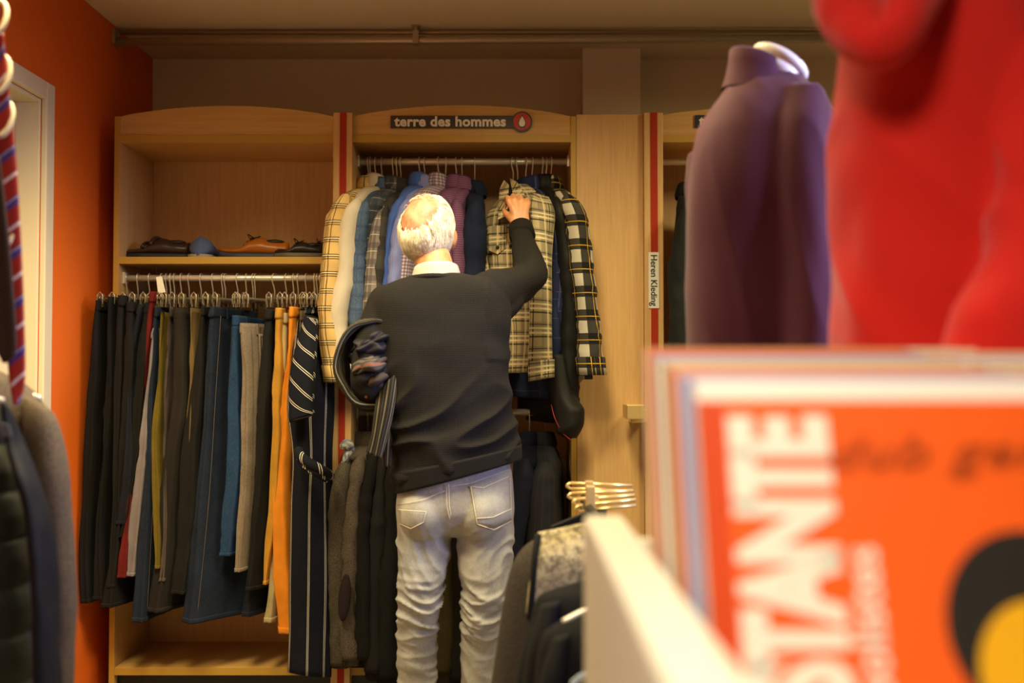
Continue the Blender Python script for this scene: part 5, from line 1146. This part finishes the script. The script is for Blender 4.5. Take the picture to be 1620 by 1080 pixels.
for lb_, pts in (('grey coat', 0),):
    for y, l2 in ((YL + .02, 'metal hanger of the tweed overcoat at the left edge'), (YL - .14, 'metal hanger of the quilted jacket at the left edge')):
        rr = root('coat_hanger', (xr, y, zr), l2, 'hanger', 'hangers on the left rack'); q = MB(); pz = Vector((xr, y, zr)); q.tube([pz + Vector((.019 * math.cos(a), 0, .019 * math.sin(a))) for a in [math.radians(d) for d in range(-40, 181, 20)]] + [pz + Vector((-.012, 0, -.02)), pz + Vector((0, 0, -.035)), pz + Vector((0, 0, -.06))], .002, 6); obj('hook', q, M['wire'], rr)
        q = MB(); q.tube(catmull([pz + Vector((-.16, 0, -.10)), pz + Vector((0, 0, -.058)), pz + Vector((.16, 0, -.10))]), .006, 8); obj('hanger_arm', q, M['wire'], rr)
# tie hanger with rings
Yt2 = 2.05; rope = plain('cream_ring_plastic', (214, 198, 160), .55)
r = root('tie_hanger', P(-20, 20, Yt2), 'hanging ladder of cream rings holding ties at the left edge', 'hanger')
for k, (cx2, cy2, rx, ry) in enumerate(((-6, 28, 16, 30), (-2, 118, 17, 33), (4, 188, 15, 30), (10, 362, 14, 28), (-2, 450, 14, 38))):
    c = P(cx2, cy2, Yt2); q = MB(); q.tube([c + Vector((rx / F * Yt2 * math.cos(t), .012 * math.sin(t), ry / F * Yt2 * math.sin(t))) for t in [2 * PI * j / 28 for j in range(29)]], .0055, 10, False); obj('ring', q, rope, r)
q = MB(); q.tube([P(-16, -10, Yt2 + .02), P(-12, 250, Yt2 + .02), P(-8, 500, Yt2 + .02)], .004, 8); obj('cord', q, rope, r)
q = MB(); tp = P(-16, -10, Yt2 + .02); q.tube([tp, Vector((xr, Yt2 + .02, zr + .9))], .003, 6); obj('hook', q, M['wire'], r)
tie = cloth('red_striped_silk', (150, 40, 26), [('v', .080, 0, .006, (44, 52, 116), .95), ('v', .080, .009, .008, (44, 52, 116), .95), ('v', .080, .007, .0015, (200, 190, 196), .95), ('v', .080, .046, .006, (206, 186, 180), .95)], rough=.45, rot=math.radians(38), var=.1)
dtie = cloth('black_dotted_silk', (26, 22, 24), [('u', .006, 0, .002, (120, 90, 60), .6)], rough=.45, rot=math.radians(55))
r = root('necktie', P(24, 600, Yt2), 'red necktie with blue and white diagonal stripes', 'tie', 'ties at the left edge')
q = MB(); slab(q, [(-12, 60, Yt2, 5, 50, Yt2, .01), (-10, 150, Yt2 - .01, 16, 150, Yt2, .012), (-6, 250, Yt2 - .01, 26, 250, Yt2, .012), (2, 380, Yt2 - .01, 34, 380, Yt2, .012), (8, 500, Yt2 - .01, 39, 500, Yt2, .012), (14, 600, Yt2 - .01, 41, 600, Yt2, .012), (22, 640, Yt2 - .01, 30, 640, Yt2, .010)], rings=40, amp=.0015, power=3); obj('tie_blade', q, tie, r)
r = root('necktie', P(14, 570, Yt2 - .03), 'black necktie with fine dotted stripes in front of the red one', 'tie', 'ties at the left edge')
q = MB(); slab(q, [(-20, 240, Yt2 - .03, 0, 250, Yt2 - .03, .01), (-20, 330, Yt2 - .035, 10, 330, Yt2 - .03, .012), (-16, 430, Yt2 - .035, 20, 430, Yt2 - .03, .012), (-8, 540, Yt2 - .035, 28, 548, Yt2 - .03, .012), (2, 574, Yt2 - .035, 12, 574, Yt2 - .03, .01)], rings=34, amp=.0015, power=3); obj('tie_blade', q, dtie, r)
for o in bpy.data.objects:
    if o.type == 'MESH' and o.parent is None and not o.get('label') and not o.get('kind'): print('UNLABELLED', o.name)
